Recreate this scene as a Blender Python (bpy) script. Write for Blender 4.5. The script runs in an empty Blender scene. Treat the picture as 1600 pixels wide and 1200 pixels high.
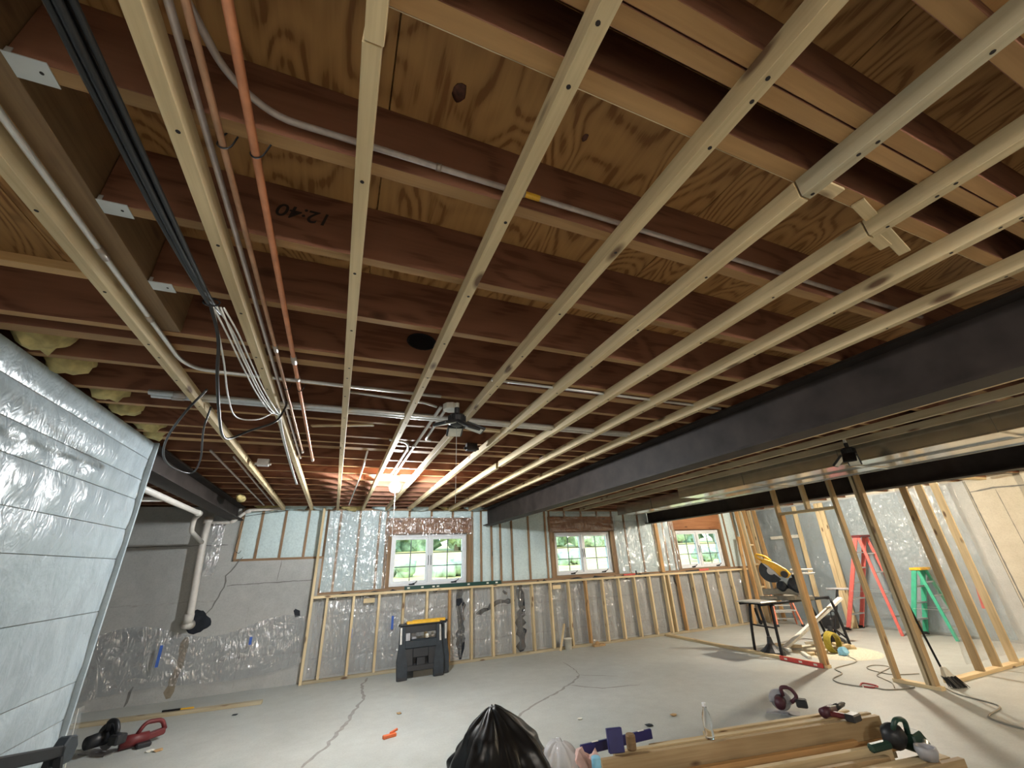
import bpy, bmesh, math, random
from mathutils import Vector, Matrix, noise
random.seed(7)
C = bpy.context.scene.collection
SC = bpy.context.scene
V = Vector
# ------------------------------------------------------------------ camera, world, exposure, lights
cam_d = bpy.data.cameras.new('camera'); cam = bpy.data.objects.new('camera', cam_d); C.objects.link(cam)
cam_d.sensor_fit = 'HORIZONTAL'; cam_d.sensor_width = 36.0
cam_d.lens = 36.0 * 630.49 / 1600.0
cam_d.clip_start = 0.02; cam_d.clip_end = 300
YAW, PIT, ROL = 0.40119, 0.41569, -0.04535
fw = V((math.sin(YAW)*math.cos(PIT), math.cos(YAW)*math.cos(PIT), math.sin(PIT)))
rt = V((math.cos(YAW), -math.sin(YAW), 0)); up = rt.cross(fw)
r2 = math.cos(ROL)*rt + math.sin(ROL)*up; u2 = -math.sin(ROL)*rt + math.cos(ROL)*up
cam.matrix_world = Matrix(((r2.x,u2.x,-fw.x,0),(r2.y,u2.y,-fw.y,0),(r2.z,u2.z,-fw.z,1.548),(0,0,0,1)))
SC.camera = cam
SC.view_settings.view_transform = 'Standard'; SC.view_settings.look = 'None'
SC.view_settings.gamma = 1.0; SC.view_settings.use_curve_mapping = False
SC.view_settings.exposure = 0.68
w = bpy.data.worlds.new('world'); SC.world = w; w.use_nodes = True
nt = w.node_tree; bg = nt.nodes['Background']
sky = nt.nodes.new('ShaderNodeTexSky'); sky.sky_type = 'NISHITA'; sky.sun_disc = False
sky.sun_elevation = math.radians(48); sky.sun_rotation = math.radians(200); sky.dust_density = 2.5
nt.links.new(sky.outputs[0], bg.inputs[0]); bg.inputs[1].default_value = 0.62
BULB_MAIN, BULB_RIGHT, BULB_FRONT, FILL_REAR = 1000.0, 1250.0, 820.0, 690.0   # bulb surface strengths; the rear pair is added fill

# ------------------------------------------------------------------ materials
def nodes(name):
    m = bpy.data.materials.new(name); m.use_nodes = True
    t = m.node_tree; return m, t, t.nodes['Principled BSDF'], t.nodes, t.links
def vmul(N, L, src, s, loc=(0,0,0)):
    mp = N.new('ShaderNodeMapping'); mp.inputs['Scale'].default_value = s; mp.inputs['Location'].default_value = loc
    L.new(src, mp.inputs['Vector']); return mp.outputs[0]
def ramp(N, L, fac, stops):
    r = N.new('ShaderNodeValToRGB'); e = r.color_ramp.elements
    while len(e) > 1: e.remove(e[-1])
    e[0].position = stops[0][0]; e[0].color = (*stops[0][1], 1)
    for p, c in stops[1:]:
        n = e.new(p); n.color = (*c, 1)
    L.new(fac, r.inputs[0]); return r.outputs[0]
def mix(N, L, a, b, fac, mode='MIX'):
    m = N.new('ShaderNodeMix'); m.data_type = 'RGBA'; m.blend_type = mode
    for s, v in ((m.inputs[0], fac), (m.inputs[6], a), (m.inputs[7], b)):
        if isinstance(v, (int, float)): s.default_value = v
        elif isinstance(v, tuple): s.default_value = (*v, 1)
        else: L.new(v, s)
    return m.outputs[2]
def math_(N, L, op, a, b=0.0):
    m = N.new('ShaderNodeMath'); m.operation = op
    for s, v in ((m.inputs[0], a), (m.inputs[1], b)):
        if isinstance(v, (int, float)): s.default_value = v
        else: L.new(v, s)
    return m.outputs[0]
def tnoise(N, L, vec, scale, detail=3, rough=.55, dist=0.0):
    n = N.new('ShaderNodeTexNoise'); n.inputs['Scale'].default_value = scale; n.inputs['Detail'].default_value = detail
    n.inputs['Roughness'].default_value = rough; n.inputs['Distortion'].default_value = dist
    L.new(vec, n.inputs['Vector']); return n.outputs[0]
def bump(N, L, b, h, strength=.3, dist=.01):
    n = N.new('ShaderNodeBump'); n.inputs['Strength'].default_value = strength; n.inputs['Distance'].default_value = dist
    L.new(h, n.inputs['Height']); L.new(n.outputs[0], b.inputs['Normal'])
def plain(name, col, rough=.5, metal=0.0, var=.12, scale=18, bmp=0.0, spec=.5):
    m, t, b, N, L = nodes(name)
    tc = N.new('ShaderNodeTexCoord').outputs['Object']
    n = tnoise(N, L, tc, scale)
    L.new(ramp(N, L, n, [(.3, tuple(c*(1-var) for c in col)), (.7, tuple(min(1, c*(1+var)) for c in col))]), b.inputs['Base Color'])
    b.inputs['Roughness'].default_value = rough; b.inputs['Metallic'].default_value = metal
    b.inputs['Specular IOR Level'].default_value = spec
    if bmp: bump(N, L, b, n, bmp, .004)
    return m
def objvec(N, L, per_object=True):
    tc = N.new('ShaderNodeTexCoord').outputs['Object']
    if not per_object: return tc, None
    oi = N.new('ShaderNodeObjectInfo')
    ad = N.new('ShaderNodeVectorMath'); ad.operation = 'ADD'
    sc = N.new('ShaderNodeVectorMath'); sc.operation = 'SCALE'; sc.inputs[3].default_value = 37.0
    cb = N.new('ShaderNodeCombineXYZ')
    L.new(oi.outputs['Random'], cb.inputs[0]); L.new(oi.outputs['Random'], cb.inputs[1]); L.new(oi.outputs['Random'], cb.inputs[2])
    L.new(cb.outputs[0], sc.inputs[0]); L.new(tc, ad.inputs[0]); L.new(sc.outputs[0], ad.inputs[1])
    return ad.outputs[0], oi.outputs['Random']
def lumber(name, light, dark, knot=(.17,.10,.055), rough=.62, var=.22, knots=.13):
    """sawn timber: grain runs along local X"""
    m, t, b, N, L = nodes(name)
    v, rnd = objvec(N, L)
    g = tnoise(N, L, vmul(N, L, v, (1.0, 26, 26)), 1.6, 4, .6, .6)
    col = ramp(N, L, g, [(.28, dark), (.5, tuple((a+c)/2 for a, c in zip(light, dark))), (.72, light)])
    blot = tnoise(N, L, vmul(N, L, v, (1.2, 5, 5)), 1.3, 2)
    col = mix(N, L, col, ramp(N, L, blot, [(.3, (.72,.66,.58)), (.62, (1.06,1.03,.98))]), .75, 'MULTIPLY')
    vo = N.new('ShaderNodeTexVoronoi'); vo.inputs['Scale'].default_value = 1.0
    L.new(vmul(N, L, v, (2.6, 7.5, 7.5)), vo.inputs['Vector'])
    k = ramp(N, L, vo.outputs['Distance'], [(knots*.6, (1,1,1)), (knots*1.25, (0,0,0))])
    col = mix(N, L, col, knot, k)
    hs = N.new('ShaderNodeHueSaturation'); L.new(col, hs.inputs['Color'])
    L.new(math_(N, L, 'ADD', math_(N, L, 'MULTIPLY', rnd, var), 1-var/2), hs.inputs['Value'])
    L.new(hs.outputs[0], b.inputs['Base Color']); b.inputs['Roughness'].default_value = rough
    b.inputs['Specular IOR Level'].default_value = .3
    bump(N, L, b, g, .18, .003); return m
PINE = lumber('pine', (.74,.61,.39), (.57,.45,.27))
PINE2 = lumber('pine_orange', (.60,.38,.18), (.44,.26,.11))
PINEB = lumber('pine_brownish', (.52,.40,.24), (.40,.28,.15))
PINEG = lumber('pine_weathered', (.52,.46,.33), (.40,.34,.23))
STUD = lumber('old_stud', (.38,.25,.15), (.27,.17,.10), (.10,.06,.03))
HEADER = lumber('header_board', (.40,.19,.09), (.29,.125,.055), (.12,.05,.02))
TRIMMER = lumber('trimmer_board', (.30,.20,.11), (.21,.13,.07))
def ply(name, light, dark, freq=30, rough=.6):
    """rotary-cut veneer: contour lines of a soft noise give the cathedral figure"""
    m, t, b, N, L = nodes(name)
    v, rnd = objvec(N, L)
    n = tnoise(N, L, vmul(N, L, v, (.9, 2.4, 2.4)), 1.5, 1.5, .45, .5)
    s = math_(N, L, 'SINE', math_(N, L, 'MULTIPLY', n, freq*2))
    f = tnoise(N, L, vmul(N, L, v, (4, 60, 60)), 1.0, 3)
    fac = math_(N, L, 'ADD', math_(N, L, 'MULTIPLY', s, .30), math_(N, L, 'MULTIPLY', f, 1.0))
    col = ramp(N, L, fac, [(.18, dark), (.34, tuple(.6*a+.4*c for a, c in zip(light, dark))), (.85, light)])
    vo = N.new('ShaderNodeTexVoronoi'); L.new(vmul(N, L, v, (1.1, 1.9, 1.9)), vo.inputs['Vector']); vo.inputs['Scale'].default_value = 1.2
    k = ramp(N, L, vo.outputs['Distance'], [(.03, (1,1,1)), (.075, (0,0,0))])
    col = mix(N, L, col, tuple(c*.35 for c in dark), k)
    L.new(col, b.inputs['Base Color']); b.inputs['Roughness'].default_value = rough
    b.inputs['Specular IOR Level'].default_value = .25
    return m
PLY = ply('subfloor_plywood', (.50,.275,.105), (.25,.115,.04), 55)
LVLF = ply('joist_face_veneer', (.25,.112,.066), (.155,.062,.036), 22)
LVLE = lumber('joist_edge_plies', (.44,.265,.12), (.33,.19,.085), rough=.65, knots=0.0)
def concrete(name, light, dark, rough=.8, scale=1.0, stain=.5, spec=.4, bmp=.25, fine=.5):
    m, t, b, N, L = nodes(name)
    v = N.new('ShaderNodeTexCoord').outputs['Object']
    a = tnoise(N, L, v, .9*scale, 5, .6, .4); c = tnoise(N, L, v, 6*scale, 6, .65); d = tnoise(N, L, v, 55*scale, 3)
    fac = math_(N, L, 'ADD', math_(N, L, 'MULTIPLY', a, .62), math_(N, L, 'MULTIPLY', c, .38))
    col = ramp(N, L, fac, [(.34, dark), (.52, tuple((x+y)/2 for x, y in zip(light, dark))), (.68, light)])
    col = mix(N, L, col, ramp(N, L, d, [(.3, (.8,.8,.8)), (.55, (1,1,1))]), fine, 'MULTIPLY')
    L.new(col, b.inputs['Base Color'])
    L.new(math_(N, L, 'ADD', math_(N, L, 'MULTIPLY', a, .25), rough-.12), b.inputs['Roughness'])
    b.inputs['Specular IOR Level'].default_value = spec
    bump(N, L, b, c, bmp, .004); return m
FLOOR = concrete('floor_concrete', (.525,.545,.515), (.395,.41,.385), .52, 1.0, spec=.5, bmp=.08)
WALLC = concrete('wall_concrete', (.50,.50,.48), (.36,.36,.345), .85)
WALLR = concrete('wall_concrete_warm', (.60,.55,.45), (.47,.42,.33), .85)
def foam():
    m, t, b, N, L = nodes('spray_foam')
    v = N.new('ShaderNodeTexCoord').outputs['Object']
    n = tnoise(N, L, v, 30, 5, .6); c = tnoise(N, L, v, 7, 3)
    L.new(ramp(N, L, n, [(.3, (.53,.64,.645)), (.5, (.61,.725,.73)), (.7, (.66,.775,.78))]), b.inputs['Base Color'])
    b.inputs['Roughness'].default_value = .8
    bump(N, L, b, math_(N, L, 'ADD', n, c), .6, .012); return m
FOAM = foam()
def vinyl():
    m, t, b, N, L = nodes('vinyl_facing')
    v = N.new('ShaderNodeTexCoord').outputs['Object']
    n = tnoise(N, L, vmul(N, L, v, (1, 2.0, 1.2)), 3.2, 4, .55, .8); f = tnoise(N, L, vmul(N, L, v, (1, 4, 2.5)), 4, 2, .5, 1.5)
    g = tnoise(N, L, v, 90, 2)
    c = ramp(N, L, n, [(.3, (.32,.375,.41)), (.55, (.41,.475,.515)), (.75, (.47,.54,.575))])
    c = mix(N, L, c, ramp(N, L, g, [(.3, (.86,.88,.9)), (.6, (1,1,1))]), .6, 'MULTIPLY')
    L.new(c, b.inputs['Base Color']); b.inputs['Roughness'].default_value = .3
    bump(N, L, b, math_(N, L, 'ADD', n, math_(N, L, 'MULTIPLY', f, .6)), .33, .03); return m
VINYL = vinyl()
def film(name, tint=(.97,.98,1.0), gloss=.22, s=4.4, bstr=1.0, dif=.035, dcol=(.8,.85,.9)):
    m = bpy.data.materials.new(name); m.use_nodes = True; t = m.node_tree; N, L = t.nodes, t.links; N.clear()
    out = N.new('ShaderNodeOutputMaterial'); tr = N.new('ShaderNodeBsdfTransparent'); tr.inputs[0].default_value = (*tint, 1)
    gl = N.new('ShaderNodeBsdfGlossy'); gl.inputs['Roughness'].default_value = .18
    df = N.new('ShaderNodeBsdfDiffuse'); df.inputs[0].default_value = (*dcol,1)
    v = N.new('ShaderNodeTexCoord').outputs['Object']
    mp = N.new('ShaderNodeMapping'); mp.inputs['Rotation'].default_value = (.7, .75, 0); mp.inputs['Scale'].default_value = (2.6, 1.6, .5); L.new(v, mp.inputs['Vector'])
    n = tnoise(N, L, mp.outputs[0], s, 2, .5, 1.6); q = tnoise(N, L, vmul(N, L, v, (1.0, 1.0, 1.4)), s*.5, 2, .5, 1.0)
    n = math_(N, L, 'ADD', math_(N, L, 'ABSOLUTE', math_(N, L, 'SUBTRACT', n, .5)), math_(N, L, 'ABSOLUTE', math_(N, L, 'SUBTRACT', q, .5)))
    bp = N.new('ShaderNodeBump'); bp.inputs['Strength'].default_value = bstr; bp.inputs['Distance'].default_value = .06
    L.new(n, bp.inputs['Height']); L.new(bp.outputs[0], gl.inputs['Normal'])
    m1 = N.new('ShaderNodeMixShader'); m1.inputs[0].default_value = gloss; L.new(tr.outputs[0], m1.inputs[1]); L.new(gl.outputs[0], m1.inputs[2])
    m2 = N.new('ShaderNodeMixShader'); m2.inputs[0].default_value = dif; L.new(m1.outputs[0], m2.inputs[1]); L.new(df.outputs[0], m2.inputs[2])
    L.new(m2.outputs[0], out.inputs[0]); return m
FILM = film('poly_film')
FILM2 = film('clear_bag_film', (.93,.92,.93), .2, 12, 1.0, .34, (.85,.82,.82))
def glass():
    m = bpy.data.materials.new('window_glass'); m.use_nodes = True; t = m.node_tree; N, L = t.nodes, t.links; N.clear()
    out = N.new('ShaderNodeOutputMaterial'); tr = N.new('ShaderNodeBsdfTransparent'); tr.inputs[0].default_value = (.90,1.0,.96,1)
    gl = N.new('ShaderNodeBsdfGlossy'); gl.inputs['Roughness'].default_value = .02
    m1 = N.new('ShaderNodeMixShader'); m1.inputs[0].default_value = .06; L.new(tr.outputs[0], m1.inputs[1]); L.new(gl.outputs[0], m1.inputs[2])
    L.new(m1.outputs[0], out.inputs[0]); return m
GLASS = glass()
def clear_plastic():
    m, t, b, N, L = nodes('clear_bottle_plastic')
    b.inputs['Base Color'].default_value = (.95,.97,.98,1); b.inputs['Transmission Weight'].default_value = 1; b.inputs['Roughness'].default_value = .05; b.inputs['IOR'].default_value = 1.25
    return m
CLEARP = clear_plastic()
def emit(name, col, s):
    m = bpy.data.materials.new(name); m.use_nodes = True; t = m.node_tree; t.nodes.clear()
    o = t.nodes.new('ShaderNodeOutputMaterial'); e = t.nodes.new('ShaderNodeEmission'); e.inputs[0].default_value = (*col, 1); e.inputs[1].default_value = s
    t.links.new(e.outputs[0], o.inputs[0]); return m
STEEL = plain('dark_mill_steel', (.032,.024,.021), .6, .05, .35, 5, .1, .22)
GALV = plain('galvanised_sheet', (.62,.60,.55), .2, .9, .12, 7)
HANGER = plain('hanger_steel', (.62,.62,.60), .45, .5, .1, 9)
EMT = plain('emt_conduit', (.68,.67,.65), .35, .55, .08, 30)
EMTD = plain('old_emt_conduit', (.42,.36,.33), .5, .3, .15, 30)
COPPER = plain('copper_pipe', (.62,.27,.15), .38, .75, .18, 14)
COPPERD = plain('tarnished_copper', (.42,.24,.15), .45, .7, .25, 14)
SOLDER = plain('soldered_fitting', (.42,.36,.32), .4, .8)
BLACK = plain('black_plastic', (.018,.019,.022), .45, 0, .2)
BLACKM = plain('black_painted_metal', (.012,.012,.014), .5, 0, .2, 18, 0, .25)
CHAR = plain('charcoal_plastic', (.027,.034,.042), .5, 0, .2, 18, 0, .3)
CABLEB = plain('black_cable_jacket', (.012,.012,.013), .38)
CABLEW = plain('white_cable_jacket', (.62,.62,.60), .42)
PVC = plain('white_pvc', (.62,.58,.53), .42, 0, .06)
WHITE = plain('white_vinyl', (.80,.82,.84), .4, 0, .04)
MUNTIN = plain('grey_muntin', (.10,.13,.125), .5)
YELLOW = plain('yellow_plastic', (.75,.42,.03), .42)
RED = plain('red_paint', (.55,.06,.05), .42)
REDL = plain('red_fibreglass', (.66,.14,.12), .5, 0, .1)
ORANGEL = plain('orange_fibreglass', (.75,.22,.12), .5)
GREENL = plain('green_fibreglass', (.05,.38,.24), .5)
GREEND = plain('dark_green_plastic', (.012,.055,.045), .45)
ALU = plain('aluminium', (.65,.65,.63), .38, .8)
BLADE = plain('saw_steel', (.42,.42,.43), .35, .9)
SAWRED = plain('tool_red', (.13,.018,.02), .5)
SAWPUR = plain('tool_maroon', (.06,.012,.022), .5)
TEAL = plain('tool_dark_teal', (.02,.055,.04), .45)
GREYT = plain('tool_grey', (.36,.36,.38), .5)
NAVY = plain('navy_plastic', (.022,.022,.13), .42)
TAPE = plain('blue_tape', (.05,.13,.48), .6)
TAR = plain('damp_proof_tar', (.018,.021,.028), .55, 0, .3, 12, 0, .2)
CRACK = plain('crack_grout', (.30,.285,.265), .8, 0, .15)
CRACKD = plain('wall_crack', (.17,.165,.155), .9)
RUST = plain('rust_stain', (.25,.205,.145), .85, 0, .25, 9)
BATT = plain('yellow_batt', (.50,.40,.17), .95, 0, .3, 14, .6)
BAG = plain('black_bag_film', (.006,.006,.007), .36, 0, .2, 8)
KNOT = plain('dark_knot', (.10,.035,.02), .6, 0, .5, 60)
PINKP = plain('pink_paper', (.62,.42,.38), .8, 0, .15)
CARD = plain('cardboard', (.42,.27,.13), .85)
CORD = plain('grey_cord', (.30,.28,.23), .6)
CORDR = plain('red_cord', (.40,.05,.05), .5)
CYAN = plain('light_blue_cap', (.25,.55,.75), .4)
PALE = plain('pale_scrap', (.72,.70,.62), .7)
INK = plain('marker_ink', (.02,.012,.01), .7)
DUST = plain('sawdust', (.60,.56,.44), .95, 0, .2, 40, .4)
GRASS = plain('meadow_grass', (.58,.51,.22), .95, 0, .25, 1.2)
SEAMC = plain('form_seam', (.37,.365,.345), .9, 0, .15)
LEAF = [plain('foliage_%s' % n, c, .9, 0, .5, 3.0, .8) for n, c in (('deep', (.17,.29,.22)), ('mid', (.25,.37,.26)), ('pale', (.33,.44,.32)))]
BARK = plain('bark', (.12,.09,.06), .9)

# ------------------------------------------------------------------ builders
W = {}
def link(o, parent=None, mw=None):
    C.objects.link(o); mw = mw or Matrix.Identity(4)
    if parent is not None:
        o.parent = parent; o.matrix_parent_inverse = W[parent.name].inverted()
    o.matrix_basis = mw; W[o.name] = mw.copy(); return o
def tag(o, label=None, cat=None, group=None, kind=None):
    for k, v in (('label', label), ('category', cat), ('group', group), ('kind', kind)):
        if v: o[k] = v
    return o
def empty(name, loc, label=None, cat=None, group=None, kind=None, mw=None):
    o = bpy.data.objects.new(name, None); o.empty_display_size = .1
    return tag(link(o, None, mw or Matrix.Translation(loc)), label, cat, group, kind)
def rotz(a): return Matrix.Rotation(a, 4, 'Z')
class MB:
    def __init__(s): s.bm = bmesh.new(); s.m = 0
    def mi(s, i): s.m = i; return s
    def _f(s, vs):
        try:
            f = s.bm.faces.new(vs); f.material_index = s.m; return f
        except ValueError: return None
    def hexa(s, p):
        v = [s.bm.verts.new(q) for q in p]
        for q in ((3,2,1,0),(4,5,6,7),(0,1,5,4),(1,2,6,5),(2,3,7,6),(3,0,4,7)): s._f([v[i] for i in q])
        return s
    def box(s, a, b):
        (x0,y0,z0),(x1,y1,z1) = a, b
        return s.hexa([(x0,y0,z0),(x1,y0,z0),(x1,y1,z0),(x0,y1,z0),(x0,y0,z1),(x1,y0,z1),(x1,y1,z1),(x0,y1,z1)])
    def bar(s, p0, p1, wd, th, upv=(0,0,1)):
        p0, p1 = V(p0), V(p1); d = (p1-p0).normalized(); u = V(upv)
        if abs(d.dot(u)) > .98: u = V((0,1,0)) if abs(d.y) < .9 else V((1,0,0))
        sd = d.cross(u).normalized(); u = sd.cross(d); a, b = sd*wd/2, u*th/2
        return s.hexa([p0-a-b, p0+a-b, p1+a-b, p1-a-b, p0-a+b, p0+a+b, p1+a+b, p1-a+b])
    def ring(s, c, d, r, n, u=None):
        d = d.normalized(); u = u or (V((0,0,1)) if abs(d.z) < .9 else V((1,0,0)))
        a = d.cross(u).normalized(); b = d.cross(a)
        return [s.bm.verts.new(c + (a*math.cos(2*math.pi*i/n) + b*math.sin(2*math.pi*i/n))*r) for i in range(n)]
    def tube(s, pts, r, n=8, cap=True):
        pts = [V(p) for p in pts]; rs = r if isinstance(r, (list, tuple)) else [r]*len(pts); prev = None
        for i, p in enumerate(pts):
            d = pts[min(i+1, len(pts)-1)] - pts[max(i-1, 0)]
            rg = s.ring(p, d, rs[i], n)
            if prev:
                # keep rings aligned: choose the offset with least twist
                k = min(range(n), key=lambda q: (rg[q].co-p-(prev[0].co-pts[i-1])).length)
                rg = rg[k:] + rg[:k]
                if (rg[1].co-p-(prev[1].co-pts[i-1])).length > (rg[-1].co-p-(prev[1].co-pts[i-1])).length: rg = [rg[0]] + rg[1:][::-1]
                for j in range(n): s._f([prev[j], prev[(j+1) % n], rg[(j+1) % n], rg[j]])
            elif cap: s._f(rg)
            prev = rg
        if cap: s._f(prev)
        return s
    def cyl(s, p0, p1, r, n=14, r1=None): return s.tube([p0, p1], [r, r if r1 is None else r1], n)
    def lathe(s, prof, c=(0,0,0), n=16):
        c = V(c); prev = None
        for r, z in prof:
            if r < 1e-5: rg = [s.bm.verts.new(c+V((0,0,z)))]
            else: rg = [s.bm.verts.new(c+V((r*math.cos(2*math.pi*i/n), r*math.sin(2*math.pi*i/n), z))) for i in range(n)]
            if prev:
                for i in range(n):
                    j = (i+1) % n
                    if len(prev) == 1 and len(rg) > 1: s._f([prev[0], rg[i], rg[j]])
                    elif len(rg) == 1 and len(prev) > 1: s._f([prev[i], prev[j], rg[0]])
                    elif len(rg) > 1: s._f([prev[i], prev[j], rg[j], rg[i]])
            prev = rg
        return s
    def prism(s, poly, thick, mw=None):
        """2D outline in XZ, thickness along Y (centred)"""
        mw = mw or Matrix.Identity(4)
        a = [s.bm.verts.new(mw @ V((x, -thick/2, z))) for x, z in poly]; b = [s.bm.verts.new(mw @ V((x, thick/2, z))) for x, z in poly]
        s._f(a); s._f(b[::-1]); n = len(poly)
        for i in range(n): s._f([a[i], b[i], b[(i+1) % n], a[(i+1) % n]])
        return s
    def blob(s, c, r, sub=2, amp=.15, freq=3.0, sq=(1,1,1), seed=0):
        c = V(c); g = bmesh.ops.create_icosphere(s.bm, subdivisions=sub, radius=1.0)
        for v in g['verts']:
            n = noise.noise(v.co*freq + V((seed*3.1, seed*1.7, 0)))
            v.co = c + V((v.co.x*sq[0], v.co.y*sq[1], v.co.z*sq[2]))*r*(1+amp*n)
        for v in g['verts']:
            for f in v.link_faces: f.material_index = s.m
        return s
    def grid(s, o, du, dv, nu, nv, fn):
        o, du, dv = V(o), V(du), V(dv); q = [[s.bm.verts.new(o + du*(i/nu) + dv*(j/nv) + fn(i/nu, j/nv)) for i in range(nu+1)] for j in range(nv+1)]
        for j in range(nv):
            for i in range(nu): s._f([q[j][i], q[j][i+1], q[j+1][i+1], q[j+1][i]])
        return s
    def mesh(s, name, mats, bevel=0.0, smooth=False):
        if bevel: bmesh.ops.bevel(s.bm, geom=[e for e in s.bm.edges], offset=bevel, segments=1, affect='EDGES', clamp_overlap=True)
        bmesh.ops.recalc_face_normals(s.bm, faces=s.bm.faces)
        me = bpy.data.meshes.new(name); s.bm.to_mesh(me); s.bm.free()
        for m in (mats if isinstance(mats, (list, tuple)) else [mats]): me.materials.append(m)
        if smooth:
            for p in me.polygons: p.use_smooth = True
        return me
    def obj(s, name, mats, parent=None, mw=None, bevel=0.0, smooth=False, local=False):
        """local=True: geometry is in the parent's own frame"""
        o = bpy.data.objects.new(name, s.mesh(name, mats, bevel, smooth))
        if local: mw = W[parent.name] @ (mw or Matrix.Identity(4))
        return link(o, parent, mw)
_bc = {}
def board(name, p0, p1, wd, th, mat, parent=None, upv=(0,0,1), bevel=.0014):
    """a sawn board whose length is local X, width local Y, thickness local Z (along upv)"""
    p0, p1 = V(p0), V(p1); d = p1-p0; Ln = d.length; x = d.normalized(); u = V(upv)
    if abs(x.dot(u)) > .98: u = V((0,1,0)) if abs(x.y) < .9 else V((1,0,0))
    y = u.cross(x).normalized(); z = x.cross(y)
    key = (round(Ln, 4), round(wd, 4), round(th, 4), bevel, mat if not isinstance(mat, list) else tuple(mat))
    if key not in _bc:
        b = MB().box((-Ln/2, -wd/2, -th/2), (Ln/2, wd/2, th/2))
        if isinstance(mat, list):                      # second material on the narrow (top and bottom) edges
            for f in b.bm.faces:
                f.normal_update()
                if abs(f.normal.z) > .9: f.material_index = 1
        _bc[key] = b.mesh(name, mat, bevel)
    o = bpy.data.objects.new(name, _bc[key]); c = (p0+p1)/2
    return link(o, parent, Matrix(((x.x,y.x,z.x,c.x),(x.y,y.y,z.y,c.y),(x.z,y.z,z.z,c.z),(0,0,0,1))))
def arc(pts, rad=.05, n=5):
    """polyline with rounded corners"""
    pts = [V(p) for p in pts]; out = [pts[0]]
    for a, b, c in zip(pts, pts[1:], pts[2:]):
        r = min(rad, (b-a).length*.45, (c-b).length*.45); p, q = b+(a-b).normalized()*r, b+(c-b).normalized()*r
        for i in range(n+1):
            t = i/n; out.append(p*(1-t)**2 + b*2*t*(1-t) + q*t*t)
    out.append(pts[-1]); return out
def spline(pts, n=8):
    pts = [V(p) for p in pts]; P = [pts[0]*2-pts[1]] + pts + [pts[-1]*2-pts[-2]]; out = []
    for i in range(1, len(P)-2):
        a, b, c, d = P[i-1:i+3]
        for k in range(n):
            t = k/n; out.append(.5*((2*b)+(c-a)*t+(2*a-5*b+4*c-d)*t*t+(3*b-a-3*c+d)*t**3))
    out.append(pts[-1]); return out
ZJ, ZF, ZP = 2.569, 2.505, 2.809          # joist bottom, furring bottom, subfloor underside
FX0, FX1, YB, YFRONT = -6.0, 10.5, 8.12, -4.2
# ------------------------------------------------------------------ setting
def structure(o): o['kind'] = 'structure'; return o
floor = structure(MB().box((FX0-.3, YFRONT-.3, -.15), (FX1+.4, 8.45, 0)).obj('floor', FLOOR))
def ribbon(pts, wd, z=0.0012, axis='Z', jit=.35, rnd=random.Random(3)):
    """thin irregular strip along a path; axis Z = lies on the floor, Y = on a wall facing the camera, X = on a side wall"""
    n = {'Z': V((0,0,1)), 'Y': V((0,-1,0)), 'X': V((-1,0,0))}[axis]; b = MB(); prev = None; fine = []
    pts = [V(p) for p in pts]
    for a, c in zip(pts, pts[1:]):
        k = max(2, int((c-a).length/.07))
        for i in range(k):
            s = n.cross((c-a).normalized()); fine.append(a.lerp(c, i/k) + s*((rnd.random()-.5)*min(wd,.035)*(.15 if axis == 'X' else 1.1) + .03*noise.noise(a.lerp(c, i/k)*2.1)*(axis == 'Z')))
    fine.append(pts[-1])
    for i, p in enumerate(fine):
        d = (fine[min(i+1, len(fine)-1)]-fine[max(i-1, 0)]).normalized(); s = n.cross(d)*wd/2*(1+jit*(rnd.random()*2-1))*(.45 if i in (0, len(fine)-1) else 1)
        q = [b.bm.verts.new(p+s+n*z), b.bm.verts.new(p-s+n*z)]
        if prev: b._f([prev[0], prev[1], q[1], q[0]])
        prev = q
    return b
for pts, wd in (([(-.06,4.91,0),(.14,5.33,0),(.29,5.71,0),(.50,6.55,0),(.58,6.81,0),(.58,7.5,0),(.69,7.9,0)], .035),
                ([(1.3,4.5,0),(1.95,5.02,0),(2.32,5.33,0),(3.12,5.86,0),(3.51,6.25,0)], .034), ([(3.51,6.25,0),(3.7,6.1,0),(3.95,5.92,0)], .02),
                ([(3.12,5.86,0),(3.43,5.54,0),(3.93,5.4,0)], .026), ([(3.51,6.25,0),(3.62,6.5,0),(3.7,7.1,0)], .016)):
    ribbon(pts, wd).obj('crack', CRACK, floor)
# ceiling: slab over plywood sheets, joists underneath, header and hangers at the left opening
ceiling = structure(MB().box((FX0-.3, YFRONT-.3, ZP+.021), (FX1+.4, 8.45, ZP+.12)).obj('ceiling', PLY))
y = -4.45; row = 0
while y < 8.4:
    x = -6.1
    while x < 10.3:
        board('plywood_sheet', (x+.6096, y+.002, ZP+.01), (x+.6096, min(y+2.436, 8.44), ZP+.01), 1.2155, .019, PLY, ceiling, bevel=.001)
        x += 1.2192
    y += 2.4384
JST = [(-4.0,.042),(-3.6,.042),(-3.2,.042),(-2.8,.042),(-2.4,.042),(-2.0,.042),(-1.6,.042),(-1.18,.042),(-.78,.042),(-.37,.042),(.04,.045),(.258,.042),(.303,.042),(.43,.045),
       (.84,.042),(1.24,.040),(1.635,.042),(2.03,.042),(2.15,.07),(2.44,.042),(2.845,.042),(3.10,.042),(3.51,.042),(3.72,.042),(3.87,.088),(4.3,.042),(4.66,.042),(5.02,.042)]
JST += [(5.02+.4064*k, .042) for k in range(1, 8)]
for yj, wj in JST:
    xa = -.768 if yj < 2.02 else -5.99
    board('floor_joist', (xa, yj+wj/2, (ZJ+ZP)/2), (FX1-.01, yj+wj/2, (ZJ+ZP)/2), wj, ZP-ZJ, [LVLF, LVLE], ceiling, bevel=.0015)
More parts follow.
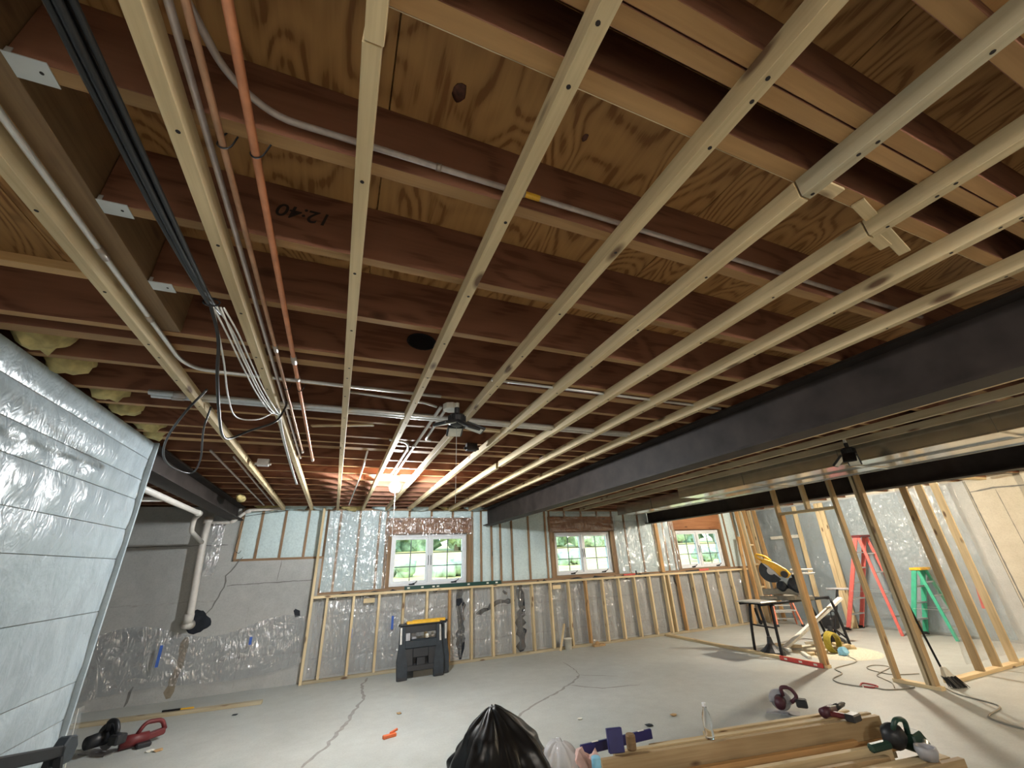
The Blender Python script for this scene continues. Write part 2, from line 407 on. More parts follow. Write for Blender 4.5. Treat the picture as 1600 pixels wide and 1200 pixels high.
board('rim_joist', (-5.99, 8.3, (ZJ+ZP)/2), (FX1-.01, 8.3, (ZJ+ZP)/2), .042, ZP-ZJ, [LVLF, LVLE], ceiling)
board('header_beam', (-.806, -4.1, (ZJ+ZP)/2), (-.806, 2.025, (ZJ+ZP)/2), .072, ZP-ZJ, TRIMMER, ceiling)
board('blocking', (-1.45, 1.675, ZJ+.02), (-.845, 1.675, ZJ+.02), .04, .036, PINE2, ceiling)
for yj in (.43, .84, 1.24, 1.635):
    c = yj+.021; b = MB()
    b.box((-.768, c-.028, ZJ-.003), (-.695, c+.028, ZJ-.0005))
    for s in (-1, 1): b.box((-.768, c+s*.0225-.0008, ZJ-.001), (-.757, c+s*.0225+.0008, ZJ+.02))
    o = b.obj('joist_hanger', HANGER, ceiling)
    MB().lathe([(0,0),(.004,0),(.004,-.0008),(0,-.0008)], (-.715, c, ZJ-.003), 8).obj('nail_hole', INK, o)
# dark round hole with a pipe collar in a joist, marker writing upside down on another
b = MB(); hy = 2.03
for i in range(20):
    a0, a1 = 2*math.pi*i/20, 2*math.pi*(i+1)/20
    for r0, r1, y0, y1 in ((.082,.076,-.012,-.012),(.076,.070,-.012,.0),(.082,.082,.0,-.012)):
        p = lambda r, a, yy: (.315+r*math.cos(a)*1.0, hy+yy, 2.712+r*math.sin(a)*.62)
        b._f([b.bm.verts.new(q) for q in (p(r0,a0,y0), p(r0,a1,y0), p(r1,a1,y1), p(r1,a0,y1))])
    b._f([b.bm.verts.new(q) for q in ((.315, hy-.0015, 2.712), p(.072,a0,-.0015), p(.072,a1,-.0015))])
b.obj('duct_collar', BLACKM, ceiling)
def text_mesh(s, size, name, mat, mw, parent, depth=.0006):
    cu = bpy.data.curves.new('text_curve', 'FONT'); cu.body = s; cu.size = size; cu.extrude = depth; cu.offset = .0006; cu.align_x = 'CENTER'; cu.align_y = 'CENTER'; cu.shear = .2
    tmp = bpy.data.objects.new('text_tmp', cu); C.objects.link(tmp); bpy.context.view_layer.update()
    me = bpy.data.meshes.new_from_object(tmp.evaluated_get(bpy.context.evaluated_depsgraph_get())); bpy.data.objects.remove(tmp); bpy.data.curves.remove(cu)
    me.materials.clear(); me.materials.append(mat); o = bpy.data.objects.new(name, me); return link(o, parent, mw)
# letters face -Y (towards the room), turned 180 degrees as on the joist
text_mesh('12:40', .078, 'marker_writing', INK, Matrix.Translation((-.235, 1.2392, 2.70)) @ Matrix.Rotation(math.radians(90), 4, 'X') @ Matrix.Rotation(math.radians(180), 4, 'Z'), ceiling)
MB().blob((.18, .72, ZP-.001), .024, 2, .3, 2, (.85, 1.2, .08)).obj('wood_knot', KNOT, ceiling, smooth=True)
MB().blob((.60, .71, ZP-.001), .012, 2, .3, 2, (.8, 1.2, .08)).obj('wood_knot', KNOT, ceiling, smooth=True)
board('edge_splinter', (-.05, .476, ZJ+.003), (2.6, .476, ZJ+.003), .003, .005, PINE, ceiling)
for k, yj in enumerate((2.25, 2.52, 2.9, 3.2, 3.57, 3.8)):
    MB().blob((-1.4-.02*(k % 2), yj+.1, 2.66), 1.0, 3, .35, 4, (.1, .1, .11), k).obj('insulation_batt', BATT, ceiling, smooth=True)
for k, xx in enumerate((-1.12, -.75, -.3, .2, .75, 1.4, 2.0, 2.5)):
    MB().blob((xx, 8.12, 2.60), 1.0, 3, .5, 3.5, (.2, .06, .075), k+9).obj('foam_lump', [FOAM, BATT][k % 3 == 0], ceiling, smooth=True)

# ---- back wall: stepped concrete, framed and foamed upper part with three windows
b = MB()
b.box((FX0-.3, YB, 0), (-1.52, 8.45, 2.569)); b.box((-1.52, YB, 0), (-.2, 8.45, 1.74)); b.box((-.2, YB, 0), (FX1+.4, 8.45, 1.18))
wall_back = structure(b.obj('wall_back', WALLC))
WIN = [(.94, 2.37, 1.235, 2.10), (4.30, 5.72, 1.255, 2.095), (7.62, 9.05, 1.245, 2.09)]
OSB = HEADER
b = MB()
xs = -1.52
for (a, c, z0, z1) in WIN:
    b.box((xs, 8.36, 1.19), (a, 8.42, 2.80)); b.box((a, 8.36, 1.19), (c, 8.42, z0)); b.box((a, 8.36, z1), (c, 8.42, 2.80)); xs = c
b.box((xs, 8.36, 1.19), (FX1+.3, 8.42, 2.80)); b.obj('sheathing', OSB, wall_back)
def stud(x, z0, z1, y=8.2, w=.038, d=.14, mat=STUD): board('stud', (x, y+d/2, z0), (x, y+d/2, z1), w, d, mat, wall_back, upv=(0,1,0))
def foamp(x0, x1, z0, z1, y=8.222, seed=0):
    nu, nv = max(2, int((x1-x0)/.05)), max(3, int((z1-z0)/.07))
    def f(u, v):
        e = min(u, 1-u, .18)/.18; e2 = min(v, 1-v, .1)/.1
        return V((0, -.016*min(e, e2)**.6 - .014*noise.noise(V((x0+u*(x1-x0))*7 if 0 else ((x0+u*(x1-x0))*7, v*(z1-z0)*7, seed))), 0))
    MB().grid((x0, y, z0), (x1-x0, 0, 0), (0, 0, z1-z0), nu, nv, f).obj('foam_panel', FOAM, wall_back, smooth=True)
def bay(xs, z0, z1, foam_on=True):
    for x in xs: stud(x, z0, z1)
    for i, (a, c) in enumerate(zip(xs, xs[1:])): foamp(a+.017, c-.017, z0, z1, seed=a)
ZT = 2.535
bay([-1.49, -1.21, -.86, -.50, -.19], 1.778, ZT)
board('sill_plate', (-1.5, 8.26, 1.759), (-.17, 8.26, 1.759), .14, .038, STUD, wall_back)
bay([-.19, .02, .35, .70, .835], 1.218, ZT)
bay([2.475, 2.66, 2.88, 3.07, 3.32, 3.70, 4.10, 4.205], 1.218, ZT)
bay([5.82, 6.15, 6.55, 6.98, 7.26, 7.46, 7.55], 1.218, ZT)
bay([9.15, 9.3, 9.62, 9.98, 10.18], 1.218, ZT)
board('sill_plate', (-.2, 8.27, 1.199), (10.2, 8.27, 1.199), .14, .038, STUD, wall_back)
board('top_plate', (-1.5, 8.27, 2.552), (10.2, 8.27, 2.552), .14, .034, STUD, wall_back)
for (a, c, z0, z1), hz in zip(WIN, (2.40, 2.42, 2.46)):
    board('window_header', (a-.13, 8.26, (z1+hz)/2+.01), (c+.13, 8.26, (z1+hz)/2+.01), .11, hz-z1-.02, HEADER, wall_back)
    for x in (a-.06, a-.022, c+.022, c+.06): stud(x, 1.218, z1+.02, mat=TRIMMER if x in (a-.022, c+.022) else STUD)
    n = 4; xs = [a-.13+(c-a+.26)*k/n for k in range(n+1)]
    if hz < 2.45:
        for x in xs[1:-1]: stud(x, hz, ZT)
        for p, q in zip(xs, xs[1:]): foamp(p+.015, q-.015, hz+.004, ZT, seed=p)
    board('sill_plate', (a, 8.28, z0-.02), (c, 8.28, z0-.02), .15, .03, STUD, wall_back)
stud(7.0, 1.2, ZT, y=8.13, w=.085, d=.07, mat=PINE2)
# form board seams and marks on the concrete
for x0, x1, z, wd in ((-.2,2.1,.86,.03),(-.2,9.2,.30,.02),(2.3,9.2,.80,.022),(-1.5,-.3,.42,.02),(-5.5,-1.6,1.2,.02)): ribbon([(x0,YB,z),((x0+x1)/2,YB,z+.01),(x1,YB,z)], wd, .0015, 'Y', .6).obj('form_seam', SEAMC, wall_back)
for x in (-4.6, -3.4, -1.15, .75, 1.95, 3.15, 4.35, 5.55, 6.75, 7.95): ribbon([(x,YB,.02),(x+.005,YB,1.1)], .012, .0015, 'Y', .6).obj('form_seam', SEAMC, wall_back)
for pts, wd in (([(-1.36,0,1.81),(-1.54,0,1.54),(-1.53,0,1.38),(-1.63,0,1.11),(-1.72,0,.99)], .018), ([(-2.33,0,.22),(-2.36,0,.1),(-2.37,0,.0)], .025),
                ([(-1.5,0,1.40),(-1.0,0,1.41),(-.3,0,1.42)], .012), ([(-.8,0,1.74),(-.82,0,1.43)], .008), ([(-3.9,0,1.98),(-1.6,0,1.99)], .012)):
    ribbon([(x, YB, z) for x, _, z in pts], wd, .002, 'Y').obj('crack', CRACKD, wall_back)
for pts, wd in (([(2.20,0,1.16),(2.22,0,.93),(2.24,0,.72),(2.23,0,.35),(2.23,0,.04)], .15), ([(2.52,0,.72),(2.75,0,.78),(2.95,0,.87),(3.3,0,.88)], .07),
                ([(3.40,0,1.14),(3.44,0,.8),(3.40,0,.5),(3.40,0,.04)], .17), ([(3.05,0,1.05),(3.14,0,1.0)], .08), ([(-.5,0,1.0),(-.44,0,.9)], .14), ([(7.22,0,1.1),(7.28,0,.9),(7.4,0,.72)], .05)):
    ribbon([(x, YB, z) for x, _, z in pts], wd, .003, 'Y', .45).obj('tar_patch', TAR, wall_back)
MB().blob((-1.77, YB, .93), 1.0, 3, .45, 2.5, (.155, .006, .145)).obj('tar_patch', TAR, wall_back)
ribbon([(-1.85,YB,.75),(-1.87,YB,.4),(-1.9,YB,.03)], .1, .002, 'Y', .3).obj('rust_streak', RUST, wall_back)
ribbon([(-.1,YB,1.15),(1.0,YB,1.16),(1.9,YB,1.15)], .05, .002, 'Y', .6).obj('tar_patch', TAR, wall_back)
ribbon([(3.6,YB,1.15),(5.0,YB,1.16),(6.6,YB,1.15)], .06, .002, 'Y', .6).obj('tar_patch', TAR, wall_back)

def window(n, a, c, z0, z1):
    w = structure(empty('window_%d' % n, (a, 8.3, z0)))
    f = MB(); y0, y1 = 8.25, 8.36; t = .045
    f.box((a,y0,z0),(c,y1,z0+t)); f.box((a,y0,z1-t),(c,y1,z1)); f.box((a,y0,z0+t),(a+t,y1,z1-t)); f.box((c-t,y0,z0+t),(c,y1,z1-t)); m = (a+c)/2; f.box((m-.03,y0,z0+t),(m+.03,y1,z1-t))
    f.obj('window_frame', WHITE, w, bevel=.004)
    for p, q in ((a+t, m-.03), (m+.03, c-t)):
        s = MB(); u = .038; ya, yb = 8.275, 8.335; za, zb = z0+t, z1-t
        s.box((p,ya,za),(q,yb,za+u)); s.box((p,ya,zb-u),(q,yb,zb)); s.box((p,ya,za+u),(p+u,yb,zb-u)); s.box((q-u,ya,za+u),(q,yb,zb-u))
        so = s.obj('sash', WHITE, w, bevel=.003)
        MB().box((p+u,8.303,za+u),(q-u,8.307,zb-u)).obj('window_pane', GLASS, so)
        mx = (p+q)/2; zs = [za+u+(zb-za-2*u)*k/3 for k in (1,2)]
        MB().box((mx-.0085,8.292,za+u),(mx+.0085,8.302,zb-u)).obj('muntin', MUNTIN, so)
        for zz in zs: MB().box((p+u,8.293,zz-.0085),(q-u,8.3015,zz+.0085)).obj('muntin', MUNTIN, so)
        cx = p+.36 if p < m else q-.2
        MB().box((cx-.05,8.235,z0+.012),(cx+.05,8.255,z0+.035)).tube([(cx,8.24,z0+.03),(cx+.05,8.215,z0+.045),(cx+.09,8.21,z0+.075)], .007, 6).obj('crank_handle', BLACKM if n > 1 else CHAR, w)
    for zz in (z0+.42,):
        for sx in (-1, 1): MB().tube([(m+sx*.024,8.245,zz+.08),(m+sx*.022,8.235,zz),(m+sx*.026,8.24,zz-.09)], .006, 6).obj('sash_lock', CHAR, w)
for i, q in enumerate(WIN): window(i+1, *q)

# ---- right wall, left insulated wall, the walls behind the camera and far left
wall_right = structure(MB().box((FX1, YFRONT-.3, 0), (FX1+.3, 8.45, 2.80)).obj('wall_right', WALLR))
MB().box((FX1-.13, YFRONT-.2, 0), (FX1, 3.08, 2.565)).obj('pilaster', WALLR, wall_right, bevel=.01)
for pts, wd in (([(FX1,3.82,2.56),(FX1,3.81,1.2),(FX1,3.8,0)], .018), ([(FX1,3.48,2.36),(FX1,3.47,1.2),(FX1,3.47,0)], .008), ([(FX1,3.82,2.36),(FX1,3.5,2.39),(FX1,3.1,2.37)], .022), ([(FX1,5.5,2.33),(FX1,4.5,2.32),(FX1,3.9,2.34)], .02)):
    ribbon(pts, wd, .002, 'X').obj('wall_joint', CRACKD, wall_right)
MB().box((FX1-.012, 3.84, 0), (FX1, 8.11, 2.565)).obj('grey_panel', WALLC, wall_right)  # greyer concrete face from the joint to the far corner
wall_left = structure(MB().box((-1.60, YFRONT, 0), (-1.492, 4.07, 2.569)).obj('wall_left', WALLC))
SEAM = [0, .3, .55, .75, .95, 1.355, 1.69, 1.895, 2.115, 2.26, 2.425, 2.567]
for k, (z0, z1) in enumerate(zip(SEAM, SEAM[1:])):
    def f(u, v, z0=z0, z1=z1, k=k):
        yy, zz = -1+u*5.09, z0+v*(z1-z0); pl = math.sin(math.pi*v)**.6
        n = noise.noise(V((yy*1.6, zz*3.5, 2)))*.03 + noise.noise(V((yy*5+zz*4, zz*7, 5)))*.012
        if 1.89 < zz < 2.2 and yy < 3.4: n += .022*math.sin(yy*21+3*zz)*math.sin(math.pi*v)
        return V((.005*pl + n*.4*pl, 0, 0))
    MB().grid((-1.482, -1, z0+.002), (0, 5.09, 0), (0, 0, z1-z0-.004), 130, 9, f).obj('insulation_band', VINYL, wall_left, smooth=True)
MB().box((-1.60, 4.071, 0), (-1.45, 4.092, 2.567)).obj('end_flap', VINYL, wall_left)
MB().grid((-1.452, 4.09, .15), (.02, .17, 0), (-.06, .03, .62), 6, 10, lambda u, v: V((.02*math.sin(5*v+3*u), 0, 0))).obj('film_flap', FILM, wall_left, smooth=True)
MB().tube([(-1.455, 4.26, .15), (-1.47, 4.27, .45), (-1.50, 4.28, .76)], .003, 5).obj('film_hem', PALE, wall_left)
structure(MB().box((FX0-.3, YFRONT-.3, 0), (FX1+.4, YFRONT, 2.80)).obj('wall_front', WALLC))
structure(MB().box((FX0-.3, YFRONT, 0), (FX0, 8.45, 2.80)).obj('wall_far_left', WALLC))

# ---- outside, seen through the windows
ground = structure(MB().grid((-60, 8.46, 1.02), (140, 0, 0), (0, 110, 0), 40, 40, lambda u, v: V((0, 0, 6.2*v + .06*noise.noise(V((u*40, v*40, 0)))))).obj('meadow_ground', GRASS))
def tree(x, y, h, r, k, lab):
    z = 2.7; t = empty('tree', (x, y, z), lab, 'tree', 'trees beyond the meadow')
    MB().tube([(x,y,z-.3),(x+.1,y,z+h*.35),(x,y,z+h*.6)], [.25,.18,.1], 7).obj('trunk', BARK, t)
    b = MB(); rr = random.Random(k)
    for i in range(15):
        a = rr.random()*6.28; q = rr.random()
        b.blob((x+math.cos(a)*r*.42*q, y+math.sin(a)*r*.4*q, z+h*(.10+.8*(i/14))), r*(.40+.16*rr.random()), 3, .7, 5, (1,.9,1.0), i+k)
    b.obj('crown', LEAF[k % 3], t, smooth=True)
TL = [(3.1,'left edge of the left window'),(6.6,'left half of the left window'),(10.1,'right half of the left window'),(13.6,'right edge of the left window'),(21.0,'left edge of the middle window'),(24.6,'left half of the middle window'),(28.2,'right half of the middle window'),(31.8,'right edge of the middle window'),(37.0,'left edge of the right window'),(40.6,'left half of the right window'),(44.2,'right half of the right window'),(47.8,'right edge of the right window')]
for k, (x, lab) in enumerate(TL): tree(x, 40+1.6*math.sin(k*2.3), 11+1.5*math.sin(k*1.7), 3.3, k, ['deep green','mid green','pale green'][k % 3]+' bushy tree beyond the pale meadow, '+lab)
for k, (x, y) in enumerate([(1.6,13.2),(3.2,12.6),(4.4,13.6),(8.4,14.6),(13.4,13.0),(15.2,13.8)]):
    z = 1.02+(y-8.46)*.0563; s = empty('shrub', (x, y, z), ['low pale green shrub outside the left window, left','low pale green shrub outside the left window, centre','low green shrub outside the left window, right','small green shrub outside the middle window','low green shrub outside the right window, left','low green shrub outside the right window, right'][k], 'shrub', 'shrubs outside the windows')
    MB().tube([(x,y,z),(x+.03,y,z+.15)], .02, 5).obj('stem', BARK, s)
    b = MB(); rr = random.Random(k+40)
    for i in range(9): b.blob((x+(rr.random()-.5)*.8, y+(rr.random()-.5)*.5, z+.12+.22*rr.random()), .16+.1*rr.random(), 2, .6, 4, (1,1,1), i)
    b.obj('foliage', LEAF[2], s, smooth=True)
# ------------------------------------------------------------------ ceiling-mounted things
ORD = ['leftmost','second','third','fourth','fifth','sixth','seventh','eighth','ninth']
RND = random.Random(11)
FURR = [(-.886,0),(-.461,0),(-.05,0),(.362,0),(.772,0),(1.178,0),(1.56,0),(1.945,0),(2.345,0)]
notes = ['leftmost pine ceiling strip beside the conduit and insulated wall', 'second pine ceiling strip from left, between black cables and copper pipes',
 'third pine ceiling strip from left, running straight past the copper pipes, spliced near the viewer', 'fourth pine ceiling strip from left, left of the bulb and the knotty plywood',
 'fifth pine ceiling strip from left, right of the folding lamp and bulb', 'sixth pine ceiling strip from left, purplish and spliced beside a small block',
 'seventh pine ceiling strip from left, with short crossed blocks at its splice', 'eighth pine ceiling strip from left, second from the steel beam', 'ninth pine ceiling strip, next to the left side of the brown steel beam']
ZF2 = (ZF+ZJ)/2
FPIECE = [[(-3.9,7.95)], [(-3.9,7.95)], [(-3.9,.515),(.52,7.95)], [(-3.9,2.05),(2.055,7.95)], [(-3.9,3.2),(3.205,7.95)], [(-3.9,.47),(.475,7.95)], [(-3.9,.50),(.505,4.12),(4.2,7.95)], [(-3.9,4.4),(4.405,7.95)], [(-3.9,3.6),(3.605,7.95)]]
for i, (x, _) in enumerate(FURR):
    t = empty('furring_strip', (x, 0, ZF), notes[i], 'furring strip', 'pine furring strips under the main ceiling')
    for j, (a, c) in enumerate(FPIECE[i]):
        dz = -.004 if (i == 2 and j == 0) else 0; dx = .004 if (i == 2 and j == 0) else 0
        mt = PINEG if (i == 5 and j == 0) else PINE
        board('strip_piece', (x+dx, a, ZF2+dz), (x+dx+.0, c, ZF2+dz), .038, .063, mt, t)
    rr = random.Random(i); b = MB()
    for yj, wj in JST:                    # counterbored screw holes under every joist
        if -.5 < yj < 7.9: b.lathe([(0,0),(.0055,0),(.0055,-.0006),(0,-.0006)], (x+(rr.random()-.5)*.012, yj+wj/2+(rr.random()-.5)*.01, ZF-.0002), 8)
    o = b.obj('screw_hole', INK, t); o['kind'] = 'stuff'
# splice blocks nailed beside strips six and seven
def block(p0, p1, wd, th, lab, mat=PINE):
    o = board('splice_block', p0, p1, wd, th, mat); tag(o, lab, 'wood block', 'splice blocks on the ceiling strips'); return o
block((1.19,.452,2.562), (1.33,.452,2.562), .04, .010, 'short pine shim sticking out right of the sixth ceiling strip')
block((1.43,.452,2.562), (1.56,.478,2.562), .036, .010, 'pine shim sticking out left of the seventh ceiling strip')
block((1.56,.478,2.562), (1.87,.54,2.562), .036, .010, 'long pine shim sticking out right of the seventh ceiling strip')
block((1.56,.512,2.560), (1.76,.545,2.560), .036, .010, 'stubby pine shim beside the long one, right of the seventh ceiling strip')
for i, x in enumerate((3.2, 3.61, 4.015, 4.425, 4.83)):
    t = board('furring_strip', (x, -3.9, ZF2), (x, 7.9, ZF2), .038, .063, PINEG if i > 2 else PINE)
    tag(t, ['weathered strip just beyond the brown steel beam', 'strip second beyond the brown steel beam', 'strip third beyond the brown steel beam', 'ceiling strip seen edge-on below the steel beam flange', 'ceiling strip beside the grey sheet metal duct'][i]+', pine furring', 'furring strip', 'furring strips between beam and duct')
def ibeam(name, x0, x1, z0, z1, y0, y1, lab, mat=STEEL, tf=.018, tw=.012):
    m = (x0+x1)/2; P = [(x0,z0),(x1,z0),(x1,z0+tf),(m+tw/2,z0+tf),(m+tw/2,z1-tf),(x1,z1-tf),(x1,z1),(x0,z1),(x0,z1-tf),(m-tw/2,z1-tf),(m-tw/2,z0+tf),(x0,z0+tf)]
    o = MB().prism([(x-m, z) for x, z in P], y1-y0, Matrix.Translation((m, (y0+y1)/2, 0))).obj(name, mat); return tag(o, lab, 'steel beam', 'steel I-beams')
ibeam('steel_beam', 2.67, 2.87, 2.235, 2.567, -4.15, 8.10, 'long dark brown steel I-beam crossing the right half of the ceiling')
ibeam('steel_beam', 6.74, 6.94, 2.25, 2.567, -4.15, 8.185, 'black steel I-beam behind the sheet metal duct and stud partition')
ibeam('steel_beam', -1.665, -1.465, 2.355, 2.567, 4.1, 8.10, 'short rusty steel I-beam at left beyond the insulated wall')
def duct(x0, x1, z0, z1, y0, y1, lab):
    t = empty('sheet_metal_duct', (x0, y0, z0), lab, 'duct', 'sheet metal ducts')
    MB().box((x0,y0,z0),(x1,y1,z1)).obj('duct_body', GALV, t, bevel=.004)
    y = y0+.6
    while y < y1-.3:
        b = MB(); e = .012; b.box((x0-e,y-.02,z0-e),(x1+e,y+.02,z0+.001)); b.box((x0-e,y-.02,z0),(x0+.001,y+.02,z1)); b.box((x1-.001,y-.02,z0),(x1+e,y+.02,z1)); b.obj('drive_cleat', GALV, t); y += 1.22
    b = MB(); b.box((x0-.001,y0,z0-.012),(x0+.012,y1,z0)); b.box((x1-.012,y0,z0-.012),(x1+.001,y1,z0)); b.obj('seam_lip', GALV, t)
duct(4.95, 5.40, 2.372, 2.56, -4.0, 5.10, 'grey sheet metal duct nearest the ceiling strips, shorter of the two')
duct(5.44, 5.87, 2.372, 2.56, -4.0, 7.43, 'grey sheet metal duct farther right, reaching nearly to the window wall')
def pipe(name, pts, r, mat, lab, cat, rad=.05, group=None, fittings=(), fmat=None, fname='coupling', n=10):
    t = empty(name, pts[0], lab, cat, group); MB().tube(arc(pts, rad), r, n).obj(name.split('_')[-1]+'_run' if name.split('_')[-1] in ('pipe','conduit') else 'run', mat, t, smooth=True)
    for p, q in fittings: MB().cyl(p, q, r*1.28, 12).obj(fname, fmat or mat, t, smooth=True)
    return t
t = pipe('copper_pipe', [(-.378,-3,2.53),(-.378,4.0,2.53),(-.378,4.07,2.62)], .0085, COPPERD, 'thinner tarnished copper pipe, left of the bright one', 'pipe', .03, 'copper pipes', [((-.378,1.95,2.53),(-.378,2.01,2.53)),((-.378,.2,2.53),(-.378,.25,2.53)),((-.378,3.93,2.53),(-.378,4.0,2.53))], SOLDER)
for yy in (.885, 2.48): MB().tube(spline([(-.37,yy,2.60),(-.39,yy,2.535),(-.378,yy,2.519),(-.362,yy,2.53),(-.35,yy-.01,2.56)]), .0022, 5).obj('pipe_hook', BLACKM, t)
t = pipe('copper_pipe', [(-.307,-3,2.53),(-.307,4.32,2.53),(-.307,4.40,2.62)], .0108, COPPER, 'thicker bright copper pipe, right of the tarnished one', 'pipe', .03, 'copper pipes', [((-.307,2.04,2.53),(-.307,2.12,2.53)),((-.307,2.3,2.53),(-.307,2.34,2.53)),((-.307,4.2,2.53),(-.307,4.3,2.53))], SOLDER)
for yy in (.885, 2.48): MB().tube(spline([(-.30,yy,2.61),(-.318,yy,2.535),(-.307,yy,2.516),(-.292,yy,2.53),(-.278,yy-.01,2.565)]), .0022, 5).obj('pipe_hook', BLACKM, t)
EM = 'metal electrical conduits'
pipe('metal_conduit', [(-.835,-3,2.545),(-.835,2.28,2.545),(-.79,2.40,2.555),(.52,2.42,2.555)], .0095, EMT, 'pale metal conduit beside the leftmost strip, bending right along a joist', 'conduit', .12, EM, [((-.835,1.44,2.545),(-.835,1.50,2.545)),((-.835,1.86,2.545),(-.835,1.90,2.545))], SOLDER)
pipe('metal_conduit', [(-.415,-3,2.548),(-.415,4.3,2.548)], .0085, EMTD, 'dull conduit hugging the right side of the second strip', 'conduit', .05, EM)
t = pipe('metal_conduit', [(-.41,.60,2.60),(-.36,.75,2.60),(-.27,.818,2.60),(2.62,.818,2.60)], .0088, EMTD, 'conduit along the near joist, bending off beside the second strip, with yellow tape', 'conduit', .06, EM, [((.38,.818,2.60),(.42,.818,2.60)),((.14,.818,2.60),(.155,.818,2.60))], SOLDER)
MB().cyl((.42,.818,2.60),(.47,.818,2.60), .0096, 10).obj('tape_band', YELLOW, t)
pipe('metal_conduit', [(.75,2.075,2.555),(2.6,2.075,2.555)], .0085, EMT, 'bright conduit under the joist between the fifth strip and the steel beam', 'conduit', .05, EM)
pipe('metal_conduit', [(-1.12,2.80,2.548),(2.3,2.80,2.548)], .016, EMT, 'thick conduit of the pair crossing behind the folding lamp, nearer one', 'conduit', .05, EM, [((-1.0,2.80,2.548),(-.94,2.80,2.548))], SOLDER)
pipe('metal_conduit', [(-1.12,2.845,2.546),(2.3,2.845,2.546)], .016, EMT, 'thick conduit of the pair crossing behind the folding lamp, farther one', 'conduit', .05, EM, [((-1.02,2.845,2.546),(-.96,2.845,2.546))], SOLDER)
pipe('metal_conduit', [(.56,2.60,2.55),(.545,4.95,2.55)], .012, EMT, 'bright conduit running from the folding lamp back to the bulb', 'conduit', .05, EM, [((.55,3.6,2.55),(.55,3.65,2.55))], SOLDER)
pipe('metal_conduit', [(.60,2.60,2.55),(.61,3.4,2.55),(.66,3.46,2.56)], .011, EMT, 'short hooked conduit right of the bulb conduit', 'conduit', .08, EM)
pipe('metal_conduit', [(.32,3.5,2.555),(.47,3.54,2.555),(.51,3.7,2.55),(.505,4.95,2.55)], .011, EMT, 'curved conduit joining the bulb conduit from the left', 'conduit', .1, EM)
pipe('metal_conduit', [(-.03,2.50,2.555),(.45,2.55,2.55),(.53,2.60,2.55)], .008, EMT, 'thin curved conduit entering the lamp box from the left', 'conduit', .1, EM)
t = pipe('metal_conduit', [(.17,3.95,2.56),(.17,5.0,2.555),(.12,7.6,2.555)], .009, EMT, 'narrow conduit between the third and fourth strips near the bulb', 'conduit', .05, EM)
for xx, y0, lab in ((-1.12, 4.2, 'left of two thin pipes beside the short steel beam'), (-.98, 4.4, 'right of two thin pipes beside the short steel beam')):
    pipe('metal_conduit', [(xx,y0,2.555),(xx-.03,7.7,2.552)], .010, EMTD, 'thin dull conduit, '+lab, 'conduit', .05, EM)
# cables
def cable(name, pts, r, mat, lab, cat='cable', group=None, n=7): return tag(MB().tube(spline(pts, 7), r, n).obj(name, mat, None, smooth=True), lab, cat, group)
for k, (dx, dz, r) in enumerate(((-.018,.0,.0085),(.0,-.004,.009),(.018,.006,.008),(.004,.017,.008))):
    cable('black_cable', [(-.56+dx,-2.5,2.50+dz),(-.565+dx,.3,2.49+dz),(-.56+dx,.8,2.48+dz),(-.55+dx*.8,1.2,2.47+dz*.6),(-.528+dx*.3,1.5,2.455+dz*.4),(-.52+dx*.3,1.62,2.47+dz*.4)], r, CABLEB,
          ['leftmost thick black cable of the hanging bundle','middle black cable of the hanging bundle, lowest one','rightmost black cable of the hanging bundle','upper black cable of the hanging bundle, mostly hidden'][k], 'cable', 'black cables bundled by the second strip')
tag(MB().tube([(-.52+.025*math.cos(a), 1.52+.006*math.sin(a), 2.453+.02*math.sin(a)) for a in [i*.44 for i in range(15)]], .003, 5).obj('cable_ring', BLACKM), 'small black ring gathering the cables below a joist', 'cable tie')
cable('black_cable', [(-.525,1.53,2.45),(-.50,1.62,2.36),(-.50,1.72,2.25),(-.52,1.95,2.16),(-.555,2.2,2.15),(-.56,2.36,2.18),(-.50,2.44,2.25),(-.40,2.50,2.33),(-.38,2.6,2.45),(-.40,2.75,2.54)], .006, CABLEB, 'black cable hanging in a deep loop from the bundle ring', 'cable')
for k, (a, c) in enumerate(((.0,.0),(.012,.02),(.024,-.015),(.034,.01))):
    cable('white_cable', [(-.52+a,1.54,2.45),(-.485+a,1.66,2.40+c),(-.465+a,1.85,2.37+c),(-.45+a,2.15,2.36+c),(-.43+a,2.45,2.37+c*.5),(-.42+a*.4,2.62,2.42),(-.45+a*.4,2.8,2.50),(-.47+a*.4,3.3,2.48),(-.49+a*.4,4.2,2.47),(-.52+a*.4,5.4,2.49)], .0035, CABLEW,
          ['leftmost pale wire fanning down from the bundle ring','second pale wire fanning down from the bundle ring','third pale wire fanning down from the bundle ring','rightmost pale wire fanning down from the bundle ring'][k], 'wire', 'pale wires below the cable ring')
cable('white_cable', [(-.52,1.54,2.45),(-.505,1.75,2.34),(-.52,2.0,2.27),(-.53,2.25,2.26),(-.47,2.42,2.31),(-.43,2.6,2.42)], .0035, CABLEW, 'pale wire hanging lowest under the fan of wires', 'wire')
cable('black_cable', [(-.72,2.38,2.44),(-.80,2.44,2.33),(-.95,2.75,2.27),(-1.06,3.1,2.24),(-1.12,3.5,2.25),(-1.08,3.75,2.27),(-.98,3.5,2.32),(-.88,3.05,2.41),(-.84,2.93,2.53)], .006, CABLEB, 'loose loop of black cable hanging near the insulated wall', 'cable')
cable('black_cable', [(-1.43,7.9,2.56),(-1.44,8.0,2.33),(-1.47,8.05,2.1),(-1.49,8.08,1.92),(-1.43,8.09,1.86),(-1.40,8.09,1.9)], .004, CABLEB, 'thin black wire dangling over the foam beside the pvc pipe', 'wire')
